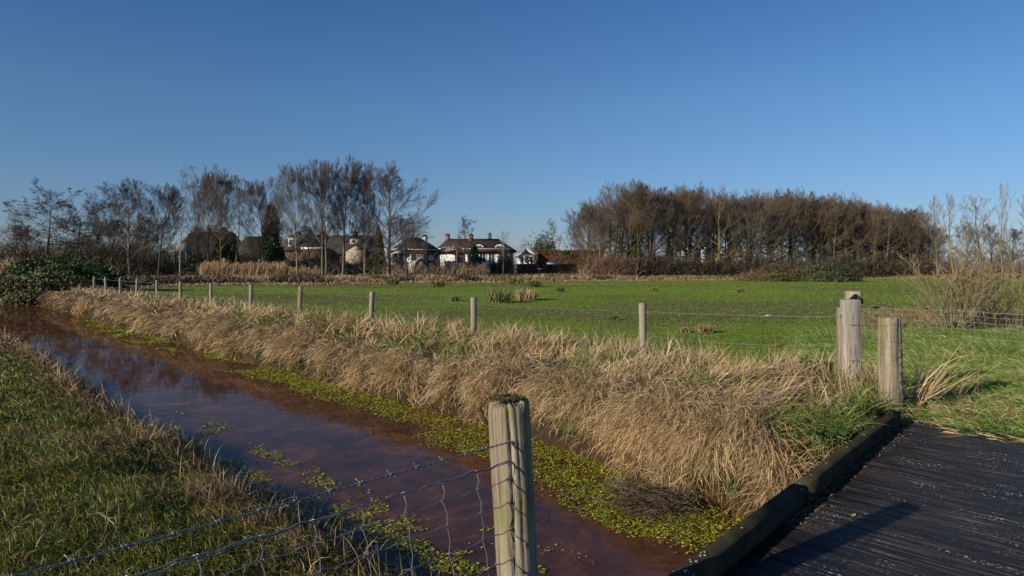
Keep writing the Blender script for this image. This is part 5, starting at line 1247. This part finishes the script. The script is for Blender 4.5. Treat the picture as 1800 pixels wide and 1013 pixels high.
# palms
def palm(px, Y, ptop, wpx, label):
    x = X_at(px, Y); z = base_z(x, Y); h_ = Z_at(ptop, Y) - z; r = wpx / F * Y / 2
    e = empty('palm_tree', (x, Y, z), 0, label, 'palm', 'fan palms by the garden hedge')
    t = MB(); t.tube([(0, 0, -.2), (.05, 0, h_ * .5), (0, 0, h_ * .72)], [.16, .13, .12], 8); t.build('trunk', M_bark_dark, e)
    for k in range(22):
        a = k * 2.4; el = rng.uniform(-.2, 1.2); mb = MB(); L = r * .62; c0 = np.array([0, 0, h_ * .7]); d = np.array([cos(a) * cos(el), sin(a) * cos(el), sin(el)]); c = c0 + d * r * .45
        nb = 11; az = np.linspace(-1.1, 1.1, nb); side = np.cross(d, (0, 0, 1)); side /= np.linalg.norm(side)
        V = []; q = []; tt = []
        for j, b in enumerate(az):
            dd = d * cos(b) + side * sin(b); p1 = c + dd * L; p1[2] -= .12 * L; sd = np.cross(dd, (0, 0, 1)) * .05
            i0 = len(V); V += [c - sd * .3, c + dd * L * .5 - sd, c + dd * L * .5 + sd, p1]; tt += [(i0, i0 + 2, i0 + 1), (i0 + 1, i0 + 2, i0 + 3)]
        mb.add(np.array(V), None, tt, (.05, .11, .025)); mb.tube([c0, c], .02, 4, (.08, .10, .03)); mb.build('frond', M_leaf, e, color=True)
palm(997, 105, 440, 32, 'fan palm with a round green head above the brown hedge'); palm(928, 104, 446, 28, 'darker fan palm before the white gable')

# beech hedges
HC = np.array([(.13, .065, .035), (.165, .085, .045), (.10, .05, .028), (.19, .11, .06)])
def hedge(px0, px1, ptop, Y, label, arch=None, thick=1.0, base=None, n=6000, group='clipped brown beech hedges', pal=HC):
    x0, x1 = X_at(px0, Y), X_at(px1, Y); xm = (x0 + x1) / 2; z = base_z(xm, Y); h_ = Z_at(ptop, Y) - z; w_ = (x1 - x0) / 2
    e = empty('hedge', (xm, Y, z), 0, label, 'hedge', group)
    def fn(k):
        f = rng.uniform(0, 1, k); p = np.stack([rng.uniform(-w_, w_, k), np.where(f < .6, -thick / 2, rng.uniform(-thick / 2, thick / 2, k)), np.where(f < .6, rng.uniform(0, h_, k), h_)], -1) + rng.normal(0, .05, (k, 3))
        nn = np.where((f < .6)[:, None], np.array([0, -1., .2]), np.array([0, 0, 1.])); return p, nn
    mb = MB(); leafcloud(mb, n, fn, .22, pal); mb.build('foliage', M_hedge, e, color=True)
    m2 = MB(); m2.box((-w_ + .1, -thick / 2 + .1, -.1), (w_ - .1, thick / 2 - .1, h_ - .1)); m2.build('inner_twigs', mat_noise('hedge_twigs', (.05, .025, .015), (.09, .045, .025), 3), e)
    return e
hedge(908, 943, 466, 97, 'long low brown beech hedge left of the hedge arch', n=2600)
hedge(957, 1062, 466, 97, 'long brown beech hedge right of the hedge arch', n=5200)
hedge(945, 1040, 441, 118, 'tall russet hedge behind the blue roof', n=6500, thick=1.5)
hedge(1022, 1060, 442, 112, 'tall russet hedge piece at the left edge of the wood', n=3000, thick=1.4)
def arch(px, Y, wpx, ptop, label):
    x = X_at(px, Y); z = base_z(x, Y); h_ = Z_at(ptop, Y) - z; r = wpx / F * Y / 2
    e = empty('hedge_arch', (x, Y, z), 0, label, 'hedge arch', 'hedge arches')
    def fn(k):
        a = rng.uniform(0, pi, k); rr = r * rng.uniform(.62, 1.02, k); up = rng.uniform(0, 1, k) < .45; hh = h_ - r
        side = np.where(rng.uniform(0, 1, k) < .5, -1, 1)
        xx = np.where(up, side * rr, np.cos(a) * rr); zz = np.where(up, rng.uniform(0, hh, k), hh + np.sin(a) * rr)
        return np.stack([xx, rng.uniform(-.4, .4, k), zz], -1), rng.normal(0, 1, (k, 3)) + np.array([0, -1, .3])
    mb = MB(); leafcloud(mb, 2600, fn, .2, HC * 1.1); mb.build('foliage', M_hedge, e, color=True); 
    m2 = MB(); hh = h_ - r; a = np.linspace(0, pi, 12); m2.tube(np.vstack([[(-r * .8, 0, 0)], np.c_[-np.cos(a) * r * .8, np.zeros(12), hh + np.sin(a) * r * .8], [(r * .8, 0, 0)]]), .12, 6); m2.build('branch', M_bark_dark, e)
arch(951, 96, 19, 456, 'round brown hedge arch in the middle of the long hedge'); arch(741, 100, 22, 456, 'russet hedge arch below the white house'); arch(758, 101, 18, 458, 'second hedge arch right of the russet one')

# ------------------------------------------------------------------ houses
def win(parent, x0, x1, z0, z1, y, nx=2, nz=1, face=-1):
    """window in the wall plane y (local), looking to -y"""
    e = MB(); f = .07; yy0, yy1 = (y - .05, y + .03)
    e.box((x0, yy0, z0), (x0 + f, yy1, z1)); e.box((x1 - f, yy0, z0), (x1, yy1, z1)); e.box((x0 + f, yy0, z0), (x1 - f, yy1, z0 + f)); e.box((x0 + f, yy0, z1 - f), (x1 - f, yy1, z1))
    for i in range(1, nx): xx = x0 + (x1 - x0) * i / nx; e.box((xx - .03, yy0 + .005, z0 + f), (xx + .03, yy1 - .005, z1 - f))
    o = e.build('window', M_frame, parent)
    for i in range(nx):
        a = x0 + (x1 - x0) * i / nx + .04; b = x0 + (x1 - x0) * (i + 1) / nx - .04
        p = MB(); p.box((a, y - .012, z0 + f), (b, y + .012, z1 - f)); p.build('pane', M_glass, o)
    return o
def roof(parent, x0, x1, y0, y1, z0, z1, hip0=0.0, hip1=0.0, mat=None, over=.35, th=.22, axis='x', name='roof'):
    """ridge along x; hip0/hip1 = how far the ridge is pulled in at each end"""
    mb = MB(); ym = (y0 + y1) / 2; xa, xb = x0 - over, x1 + over; ya, yb = y0 - over, y1 + over; dz = over * (z1 - z0) / ((y1 - y0) / 2)
    lo = z0 - dz
    if axis == 'y':
        pass
    v = [(xa, ya, lo), (xb, ya, lo), (xb, yb, lo), (xa, yb, lo), (x0 + hip0 - (over if hip0 == 0 else 0), ym, z1), (x1 - hip1 + (over if hip1 == 0 else 0), ym, z1)]
    v2 = [(a, b, c - th) for a, b, c in v]
    if axis == 'y': v = [(b, a, c) for a, b, c in v]; v2 = [(b, a, c) for a, b, c in v2]
    q = [(0, 1, 5, 4), (2, 3, 4, 5), (6, 10, 11, 7), (8, 11, 10, 9), (0, 6, 7, 1), (1, 7, 8, 2), (2, 8, 9, 3), (3, 9, 6, 0)]
    t = [(1, 2, 5), (3, 0, 4), (7, 11, 8), (9, 10, 6)]
    if hip0 == 0: t.remove((3, 0, 4)); t.remove((9, 10, 6)); q += [(0, 4, 10, 6), (4, 3, 9, 10)]; q.remove((3, 9, 6, 0))
    if hip1 == 0: t.remove((1, 2, 5)); t.remove((7, 11, 8)); q += [(1, 7, 11, 5), (5, 11, 8, 2)]; q.remove((1, 7, 8, 2))
    mb.add(np.array(v + v2), q, t); return mb.build(name, mat, parent)
def walls(parent, x0, x1, y0, y1, z1, mat, gable=None, axis='x', zb=-.4, name='wall'):
    mb = MB(); mb.box((x0, y0, zb), (x1, y1, z1))
    if gable:
        if axis == 'x':
            ym = (y0 + y1) / 2; v = [(x0, y0, z1), (x0, y1, z1), (x0, ym, gable), (x1, y0, z1), (x1, y1, z1), (x1, ym, gable)]
        else:
            xm = (x0 + x1) / 2; v = [(x0, y0, z1), (x1, y0, z1), (xm, y0, gable), (x0, y1, z1), (x1, y1, z1), (xm, y1, gable)]
        mb.add(np.array(v), [(0, 1, 4, 3), (1, 2, 5, 4), (2, 0, 3, 5)], [(0, 2, 1), (3, 4, 5)])
    return mb.build(name, mat, parent)
def chimney(parent, x, y, z0, z1, mat, w_=.45, cap=True):
    mb = MB(); mb.box((x - w_, y - w_ * .7, z0), (x + w_, y + w_ * .7, z1), bev=.0); o = mb.build('chimney', mat, parent)
    if cap:
        c = MB(); c.box((x - w_ * 1.15, y - w_ * .85, z1 + .002), (x + w_ * 1.15, y + w_ * .85, z1 + .12))
        c.box((x - w_ * .8, y - w_ * .5, z1 + .121), (x + w_ * .8, y + w_ * .5, z1 + .3)); c.build('chimney_cap', M_tile_dark, o)
    return o
def house(name, px, Y, rz, label, cat='house'):
    x = X_at(px, Y); return empty(name, (x, Y, base_z(x, Y)), rz, label, cat)
def zz(py, Y, e): return Z_at(py, Y) - e.location.z
# F: long thatched white house
Y = 128; H = house('thatched_house', 840, Y, R(6), 'long white house with hipped russet thatch, two brick chimneys and eyebrow dormers')
s_ = Y / F; ev = zz(438, Y, H); rg = zz(420, Y, H)
walls(H, -7.3, 6.4, 0, 7, ev + .1, M_white)
rf = roof(H, -7.3, 6.4, 0, 7, ev, rg, 1.8, 2.2, M_thatch_red, .55, .35)
rc = MB(); rc.box((-5.5, 3.2, rg - .05), (4.2, 3.8, rg + .14)); rc.build('ridge_cap', M_thatch, rf)
chimney(H, -5.4, 3.5, rg - .5, rg + .75, M_brick); chimney(H, -1.1, 3.5, rg - .5, rg + .75, M_brick)
for xd in (.1, 3.95):
    d = MB(); a = np.linspace(0, pi, 13); w_ = 1.05; zb = ev + .12; v = []; 
    for yy in (.55, 2.6):
        for q in a: v.append((xd + cos(q) * (w_ + .16), yy, zb + sin(q) * .95))
    q4 = [(i, i + 1, 14 + i, 13 + i) for i in range(12)]
    v += [(xd, 2.6, zb)]; d.add(np.array(v), [x[::-1] for x in q4]); d.box((xd - w_ - .16, .62, zb - .25), (xd + w_ + .16, 2.4, zb))
    dm = d.build('eyebrow_dormer', M_thatch_red, H)
    fr = MB(); v = [(xd + cos(q) * w_, .70, zb + sin(q) * .78) for q in a] + [(xd, .70, zb)]; fr.add(np.array(v), None, [(i, 13, i + 1) for i in range(12)]); fr.build('dormer_front', M_white, dm)
    for xx in (-.5, -.1, .3): p = MB(); p.box((xd + xx, .66, zb + .12), (xd + xx + .28, .69, zb + .52)); p.build('pane', M_glass, dm)
for a, b in ((-3.9, -2.4), (.3, 1.4), (1.9, 3.0), (4.3, 5.6)): win(H, a, b, ev - 2.4, ev - .7, -.02, 2)
dr = MB(); dr.box((3.2, -.06, ev - 2.9), (4.1, -.01, ev - .7)); dr.build('door', M_frame, H)
tr = MB(); tr.box((-8.5, -4.0, -.4), (3.6, -3.75, 1.0)); props(tr.build('garden_wall', M_white, None), 'low white terrace wall below the shade sail', 'wall').matrix_world = mathutils.Matrix.Translation(H.location) @ mathutils.Matrix.Rotation(R(6), 4, 'Z')
# shade sail
x0 = X_at(771, 122); sv = []
n_ = 10
cor = [np.array([X_at(771, 121), 121, Z_at(440, 121)]), np.array([X_at(803, 120), 120, Z_at(439, 120)]), np.array([X_at(797, 125), 125, Z_at(432, 125)]), np.array([X_at(779, 125), 125, Z_at(434, 125)])]
for i in range(n_):
    for j in range(n_):
        u_, v_ = i / (n_ - 1), j / (n_ - 1); p = cor[0] * (1 - u_) * (1 - v_) + cor[1] * u_ * (1 - v_) + cor[2] * u_ * v_ + cor[3] * (1 - u_) * v_; p[2] -= .5 * 4 * u_ * (1 - u_) * .3; sv.append(p)
S = MB(); ix = np.arange(100).reshape(10, 10); S.add(np.array(sv), np.stack([ix[:-1, :-1], ix[1:, :-1], ix[1:, 1:], ix[:-1, 1:]], -1).reshape(-1, 4))
S.tube([cor[0] + (0, 0, -2.6), cor[0]], .05, 6); S.tube([cor[1] + (0, 0, -2.6), cor[1]], .05, 6)
props(S.build('shade_sail', flat('sail_cloth', (.45, .38, .33), .8)), 'beige shade sail stretched above the terrace of the thatched house', 'shade sail')
# E: white house with hipped dark thatch, seen on the corner
Y = 120; H = house('thatched_house', 727, Y, R(38), 'white house with steep hipped dark thatch and a tall white chimney')
ev = zz(440, Y, H); rg = zz(418, Y, H)
walls(H, -3.1, 3.4, -3.0, 2.6, ev + .1, M_white)
roof(H, -3.1, 3.4, -3.0, 2.6, ev, rg, 2.2, 2.2, M_thatch, .55, .35)
chimney(H, 3.3, 1.9, ev - .5, rg + .35, M_white, .42)
win(H, .1, 1.2, ev - 1.8, ev - .3, -3.02, 2); win(H, -2.2, -1.3, ev - 1.8, ev - .3, -3.02, 2); win(H, 2.0, 3.0, ev - 1.8, ev - .3, -3.02, 2)
ax = MB(); ax.box((-6.2, -3.2, -.4), (-3.15, 1.0, ev - .2)); ax.build('annex_wall', M_white, H)
ar = MB(); ar.box((-6.5, -3.5, ev - .2 + .003), (-3.0, 1.2, ev + .1)); ar.build('annex_roof', M_frame, H)
win(H, -5.8, -3.7, ev - 2.2, ev - .6, -3.22, 2)
# G: white gabled garden room
Y = 116; H = house('garden_room', 926, Y, R(4), 'small white garden room with pointed glazed gable', 'garden room')
ev = zz(449, Y, H); rg = zz(438, Y, H)
walls(H, -1.35, 1.35, 0, 4, ev, M_white, rg, 'y'); roof(H, 0, 4, -1.35, 1.35, ev, rg, 0, 0, M_tile_dark, .25, .12, 'y')
bb = MB()
for sgn in (-1, 1): bb.add(np.array([(sgn * 1.75, -.3, ev - .42), (sgn * 1.75, -.3, ev + .0), (0, -.3, rg + .22), (0, -.3, rg - .22), (sgn * 1.75, -.24, ev - .42), (sgn * 1.75, -.24, ev + .0), (0, -.24, rg + .22), (0, -.24, rg - .22)]), [(0, 1, 2, 3), (4, 7, 6, 5), (0, 4, 5, 1), (1, 5, 6, 2), (3, 2, 6, 7), (0, 3, 7, 4)])
bb.build('barge_board', M_frame, H)
for xx in (-1.15, -.38, .39): win(H, xx, xx + .72, .3, ev - .15, -.03, 1)
gl = MB(); gl.add(np.array([(-.75, -.04, ev + .05), (.75, -.04, ev + .05), (0, -.04, rg - .3)]), None, [(0, 1, 2)]); gl.build('gable_pane', M_glass, H)
# blue roofed frame behind hedge
Y = 102; x = X_at(973, Y); mb = MB(); z = Z_at(461, Y); mb.add(np.array([(x - 1, Y, z - .5), (x + .95, Y, z - .5), (x + .8, Y + 1.6, z + .02), (x - .85, Y + 1.6, z + .02), (x - 1, Y, -.1), (x + .95, Y, -.1), (x + .8, Y + 1.6, -.1), (x - .85, Y + 1.6, -.1)]), [(0, 1, 2, 3), (0, 4, 5, 1), (1, 5, 6, 2), (3, 2, 6, 7), (0, 3, 7, 4)])
props(mb.build('greenhouse', flat('pale_blue_sheet', (.42, .55, .65), .35)), 'pale blue sloping cover just above the brown hedge', 'cold frame')
# red brown low barn roof between garden room and tall hedge
Y = 124; H = house('garden_shed', 950, Y, R(2), 'low outbuilding with dark red roof between white gable and tall hedge', 'outbuilding')
ev = zz(450, Y, H); walls(H, -2.2, 3, 0, 4, ev, M_brick_dark); roof(H, -2.2, 3, 0, 4, ev - .1, zz(441.5, Y, H), 0, 0, M_tile_red, .3)
# garden gate bench and blue barrow in arch
Y = 99; x = X_at(951, Y); e = empty('garden_gate', (x, Y, base_z(x, Y)), 0, 'small dark gate with pale top rail under the hedge arch', 'gate')
mb = MB(); mb.box((-.42, 0, 0), (.42, .05, 1.0)); mb.build('panel', M_glass, e); mb = MB(); mb.box((-.45, -.03, 1.002), (.45, .06, 1.12)); mb.build('top_rail', M_frame, e)
# brick house B
Y = 125; H = house('brick_house', 536, Y, R(-8), 'brick house with dark tiled gable roof, white dormer window and two chimneys')
ev = zz(437, Y, H); rg = zz(411, Y, H)
walls(H, -4.0, 4.3, 0, 7, ev, M_brick); roof(H, -4.0, 4.3, 0, 7, ev, rg, .0, 1.6, M_tile_dark, .4, .2)
chimney(H, -2.7, 3.5, rg - .6, rg + .55, M_brick_dark, .35, False); chimney(H, 1.7, 3.5, rg - .6, rg + .6, M_brick_dark, .4, False)
dm = MB(); dm.box((-3.4, .6, ev + .35), (-1.7, 2.6, ev + 1.75)); d = dm.build('dormer', M_white, H); dr = MB(); dr.box((-3.6, .45, ev + 1.753), (-1.5, 2.7, ev + 1.9)); dr.build('dormer_roof', M_frame, d)
win(H, -3.25, -1.85, ev + .5, ev + 1.6, .58, 3); win(H, -2.2, -1.5, ev - 1.9, ev - .7, -.02, 1)
ex = MB(); ex.box((.6, -2.5, -.4), (4.2, -.01, ev - .2)); ex.build('annex_wall', M_brick_dark, H); fs = MB(); fs.box((.4, -2.65, ev - .2 + .003), (4.4, -.01, ev + .12)); fs.build('white_fascia', M_frame, H)
# C: long dark roofed house with cream gable
Y = 124; H = house('dark_roofed_house', 622, Y, R(4), 'long dark roofed house with a cream boarded gable and small dormer')
ev = zz(442, Y, H); rg = zz(412, Y, H)
walls(H, -5.4, 4.4, 0, 8, ev, M_brick_dark); roof(H, -5.4, 4.4, 0, 8, ev, rg, .8, 1.5, M_tile_dark, .4, .25)
chimney(H, -.3, 4, rg - .5, rg + .45, M_brick_dark, .35)
dm = MB(); dm.box((-.9, 1.5, ev + 1.3), (1.0, 4, ev + 2.3)); d = dm.build('dormer', M_cream, H); dr = MB(); dr.box((-1.1, 1.35, ev + 2.303), (1.2, 4, ev + 2.45)); dr.build('dormer_roof', M_tile_dark, d)
win(H, -.7, .1, ev + 1.45, ev + 2.15, 1.47, 1)
gz0 = zz(431, Y - 3, H); walls(H, -.9, 2.1, -3.0, -.01, zz(440, Y - 3, H), M_cream, gz0, 'y', name='gable_wall')
roof(H, -3.0, -.45, -.9, 2.1, zz(440, Y - 3, H) + .05, gz0 + .08, 0, 0, M_tile_dark, .12, .12, 'y', name='gable_roof'); 
yb = MB(); yb.box((-1.0, -3.3, .3), (2.2, -3.05, .9)); yb.build('yellow_band', flat('ochre', (.30, .24, .06)), H)
# A: dark thatched farmhouse far left and veranda
Y = 112; H = house('thatched_farmhouse', 428, Y, R(-12), 'low dark thatched farmhouse with hipped gable behind the reed bed')
ev = zz(446, Y, H); rg = zz(414, Y, H)
walls(H, -2.6, 2.8, 0, 7, ev + .1, M_brick_dark); roof(H, -2.6, 2.8, 0, 7, ev, rg, 1.0, 1.9, M_thatch, .5, .35)
Y = 118; H = house('thatched_house', 358, Y, R(5), 'dark house with reddish ridge and stubby chimney behind the left trees')
ev = zz(440, Y, H); rg = zz(408, Y, H); walls(H, -4.6, 5, 0, 7, ev, M_brick_dark); roof(H, -4.6, 5, 0, 7, ev, rg, 1.2, 1.0, M_thatch, .5, .3); rc = MB(); rc.box((-3.2, 3.2, rg - .05), (3.6, 3.8, rg + .18)); rc.build('ridge_cap', M_tile_red, H); chimney(H, -.2, 3.5, rg - .5, rg + .6, M_brick_dark, .4)
Y = 108; H = house('veranda', 314, Y, R(6), 'grey boarded summerhouse with sloping roof and white posts on a dark deck', 'summerhouse')
ev = zz(440, Y, H); rg = zz(428, Y, H)
walls(H, -1.1, 1.1, .4, 2.6, ev, M_grey_board); roof(H, -1.25, 1.25, 0, 2.8, ev, rg, .35, .35, M_grey_board, .15, .1)
for xx in (-1.05, 0, 1.05): p = MB(); p.box((xx - .06, -.02, .9), (xx + .06, .1, ev - .1)); p.build('veranda_post', M_frame, H)
win(H, -.8, -.1, 1.3, ev - .2, .38, 2); win(H, .2, .9, 1.3, ev - .2, .38, 2)
p = MB(); p.box((-2.8, -.6, .72), (2.6, .35, .86)); p.build('deck_board', M_grey_board, H); p = MB(); p.box((-2.6, -.45, -.3), (2.4, .3, .715)); p.build('deck_base', M_thatch, H)
# low shed
Y = 97; H = house('garden_shed', 594, Y, R(-6), 'small weathered wooden shed with shallow gable roof among the tall trees', 'shed')
ev = zz(466, Y, H); rg = zz(461, Y, H)
walls(H, -1.5, 1.5, 0, 3, ev, M_shed, rg, 'y'); roof(H, 0, 3, -1.5, 1.5, ev, rg, 0, 0, M_grey_board, .3, .1, 'y')
dr = MB(); dr.box((-.25, -.05, -.1), (.55, -.01, ev - .15)); dr.build('door', M_grey_board, H)
p = MB(); p.box((.62, -.06, -.1), (.70, -.01, ev)); p.box((-1.5, -.06, -.1), (-1.42, -.01, ev)); p.build('corner_board', M_thatch, H)
for k in range(9):
    p = MB(); p.box((-1.41 + k * .13, -.035, -.1), (-1.41 + k * .13 + .12, -.008, ev - .05)); p.build('board', M_shed, H)
# white cottages glimpsed through the wood
for px, wpx, top, rid, lab in ((1043, 6, 437, 429, 'white gable sliver left of the wood'), (1212, 22, 438, 428, 'white cottage glimpsed between the trunks of the wood'), (1240, 9, 434, 424, 'narrow white gable right of the cottage in the wood'), (1268, 12, 441, 432, 'low white cottage deep in the middle of the wood'), (1302, 5, 438, 430, 'white chimney wall seen far inside the wood')):
    Y = 150; H = house('cottage', px, Y, R(5), lab, 'cottage'); w_ = wpx / F * Y / 2; walls(H, -w_, w_, 0, 5, zz(top, Y, H), M_white, zz(rid, Y, H), 'y'); roof(H, 0, 5, -w_, w_, zz(top, Y, H), zz(rid, Y, H), 0, 0, M_tile_red, .2, .12, 'y')
    win(H, -w_ * .5, w_ * .4, 3.2, 4.2, -.03, 1)

# nest and birds
x, Y = X_at(391, 86), 86; mb = MB(); n = 260; d = rng.normal(0, 1, (n, 3)); d /= np.linalg.norm(d, axis=1)[:, None]; blades(mb, d * np.array([.32, .32, .22]), .35, .04, rng.uniform(0, 6.28, n), rng.normal(0, .5, n), rng.normal(0, .5, n), pick(DK, n), 2)
props(mb.build('nest', M_dry, color=True, loc=(x, Y, Z_at(321, Y))), 'dark twig nest high in the tall bare tree', 'nest')
def bird(px, py, Y, sz, rz, label):
    mb = MB(); a = np.linspace(-1, 1, 9); prof = np.sqrt(np.clip(1 - a ** 2, 0, 1)) * .28 + .02; mb.tube(np.c_[a, a * 0, a * .05], prof, 8)
    for s in (-1, 1): mb.add(np.array([(.35, s * .1, .05), (-.25, s * .1, .05), (-.45, s * 1.1, .45), (.05, s * 1.0, .5), (-.5, s * 2.0, .30)]), None, [(0, 1, 3), (1, 2, 3), (3, 2, 4)])
    mb.add(np.array([(-.9, -.05, 0), (-.9, .05, 0), (-1.5, .25, 0), (-1.5, -.25, 0)]), [(0, 1, 2, 3)])
    o = mb.build('bird', flat('black_feathers', (.02, .02, .02), .6), None, loc=(X_at(px, Y), Y, Z_at(py, Y))); o.scale = (sz,) * 3; o.rotation_euler = (.2, .1, rz); props(o, label, 'bird', 'crows in flight')
bird(9, 357, 60, .13, .2, 'black bird flying at the left edge of the sky'); bird(123, 332, 70, .16, .5, 'black bird beside the top of the flat crowned tree')

# ------------------------------------------------------------------ willow shrubs on the right
def shrub(px, py, ptop, wpx, seed, label, twig, multi=9, Hh=2.2):
    z0 = -.12; Y = (EYE - z0) * F / (py - HZ); x = X_at(px, Y); z = float(hz(x, Y))
    tr, cr = grow(seed, H=2.2, r0=.015, wander=.07, bare=.22, multi=multi, splay=.60, rtip=.25, levels=[
        dict(n=7, k=4, ang0=32, ang1=18, len=.40, trop=.35, wob=.12, kind='tube', sides=4, rf=.8, rmin=.0065, u0=.2),
        dict(n=5, k=2, ang0=42, ang1=25, len=.42, trop=.3, kind='rib', w=.014, u0=.2),
        dict(n=2, k=1, ang0=40, ang1=25, len=.45, trop=.2, kind='rib', w=.010, u0=.3)])
    v = np.vstack(cr.v); hx = np.percentile(np.abs(v[:, 0]), 95); top = v[:, 2].max(); Ht = Z_at(ptop, Y) - z; sx = wpx / F * Y / 2 / hx; szz = Ht / top
    e = empty('willow_shrub', (x, Y, z), 0, label, 'shrub', 'bare willow shrubs by the low netting')
    a = tr.build('stem', M_willow, e, smooth=True); b = cr.build('twigs', twig, e); a.scale = b.scale = (sx, sx, szz)
M_willow = mat_noise('willow_bark', (.14, .115, .06), (.27, .22, .13), 6, bs=.3)
M_wtwig = mat_noise('willow_twigs', (.15, .115, .065), (.26, .20, .12), 2, bs=0)
shrub(1676, 578, 420, 190, 3, 'wide olive stemmed willow shrub left of the others behind the netting', M_wtwig, 22)
shrub(1740, 572, 430, 130, 8, 'middle willow shrub with fine upright stems', M_wtwig, 13)
shrub(1787, 578, 425, 115, 12, 'willow shrub with an orange tinted stem at the right edge', M_wtwig, 13)
# rusty rough grass behind the low netting
n = 5500; px = rng.uniform(1512, 1900, n); py = rng.uniform(548, 576, n); y = (EYE + .12) * F / (py - HZ); x = X_at(px, y); mb = MB()
blades(mb, np.stack([x, y, hz(x, y)], -1), rng.uniform(.15, .38, n), .014, rng.uniform(0, 6.28, n), rng.normal(1.1, .3, n), rng.normal(0, .6, n), np.where((rng.uniform(0, 1, n) < .5)[:, None], pick(RUST, n) * .75, np.where((rng.uniform(0, 1, n) < .6)[:, None], pick(GREEN, n), pick(STRAW, n) * .6)), 3)
props(mb.build('rough_grass', M_dry, color=True), 'rust brown rough grass behind the low netting on the right', 'grass', kind='stuff')
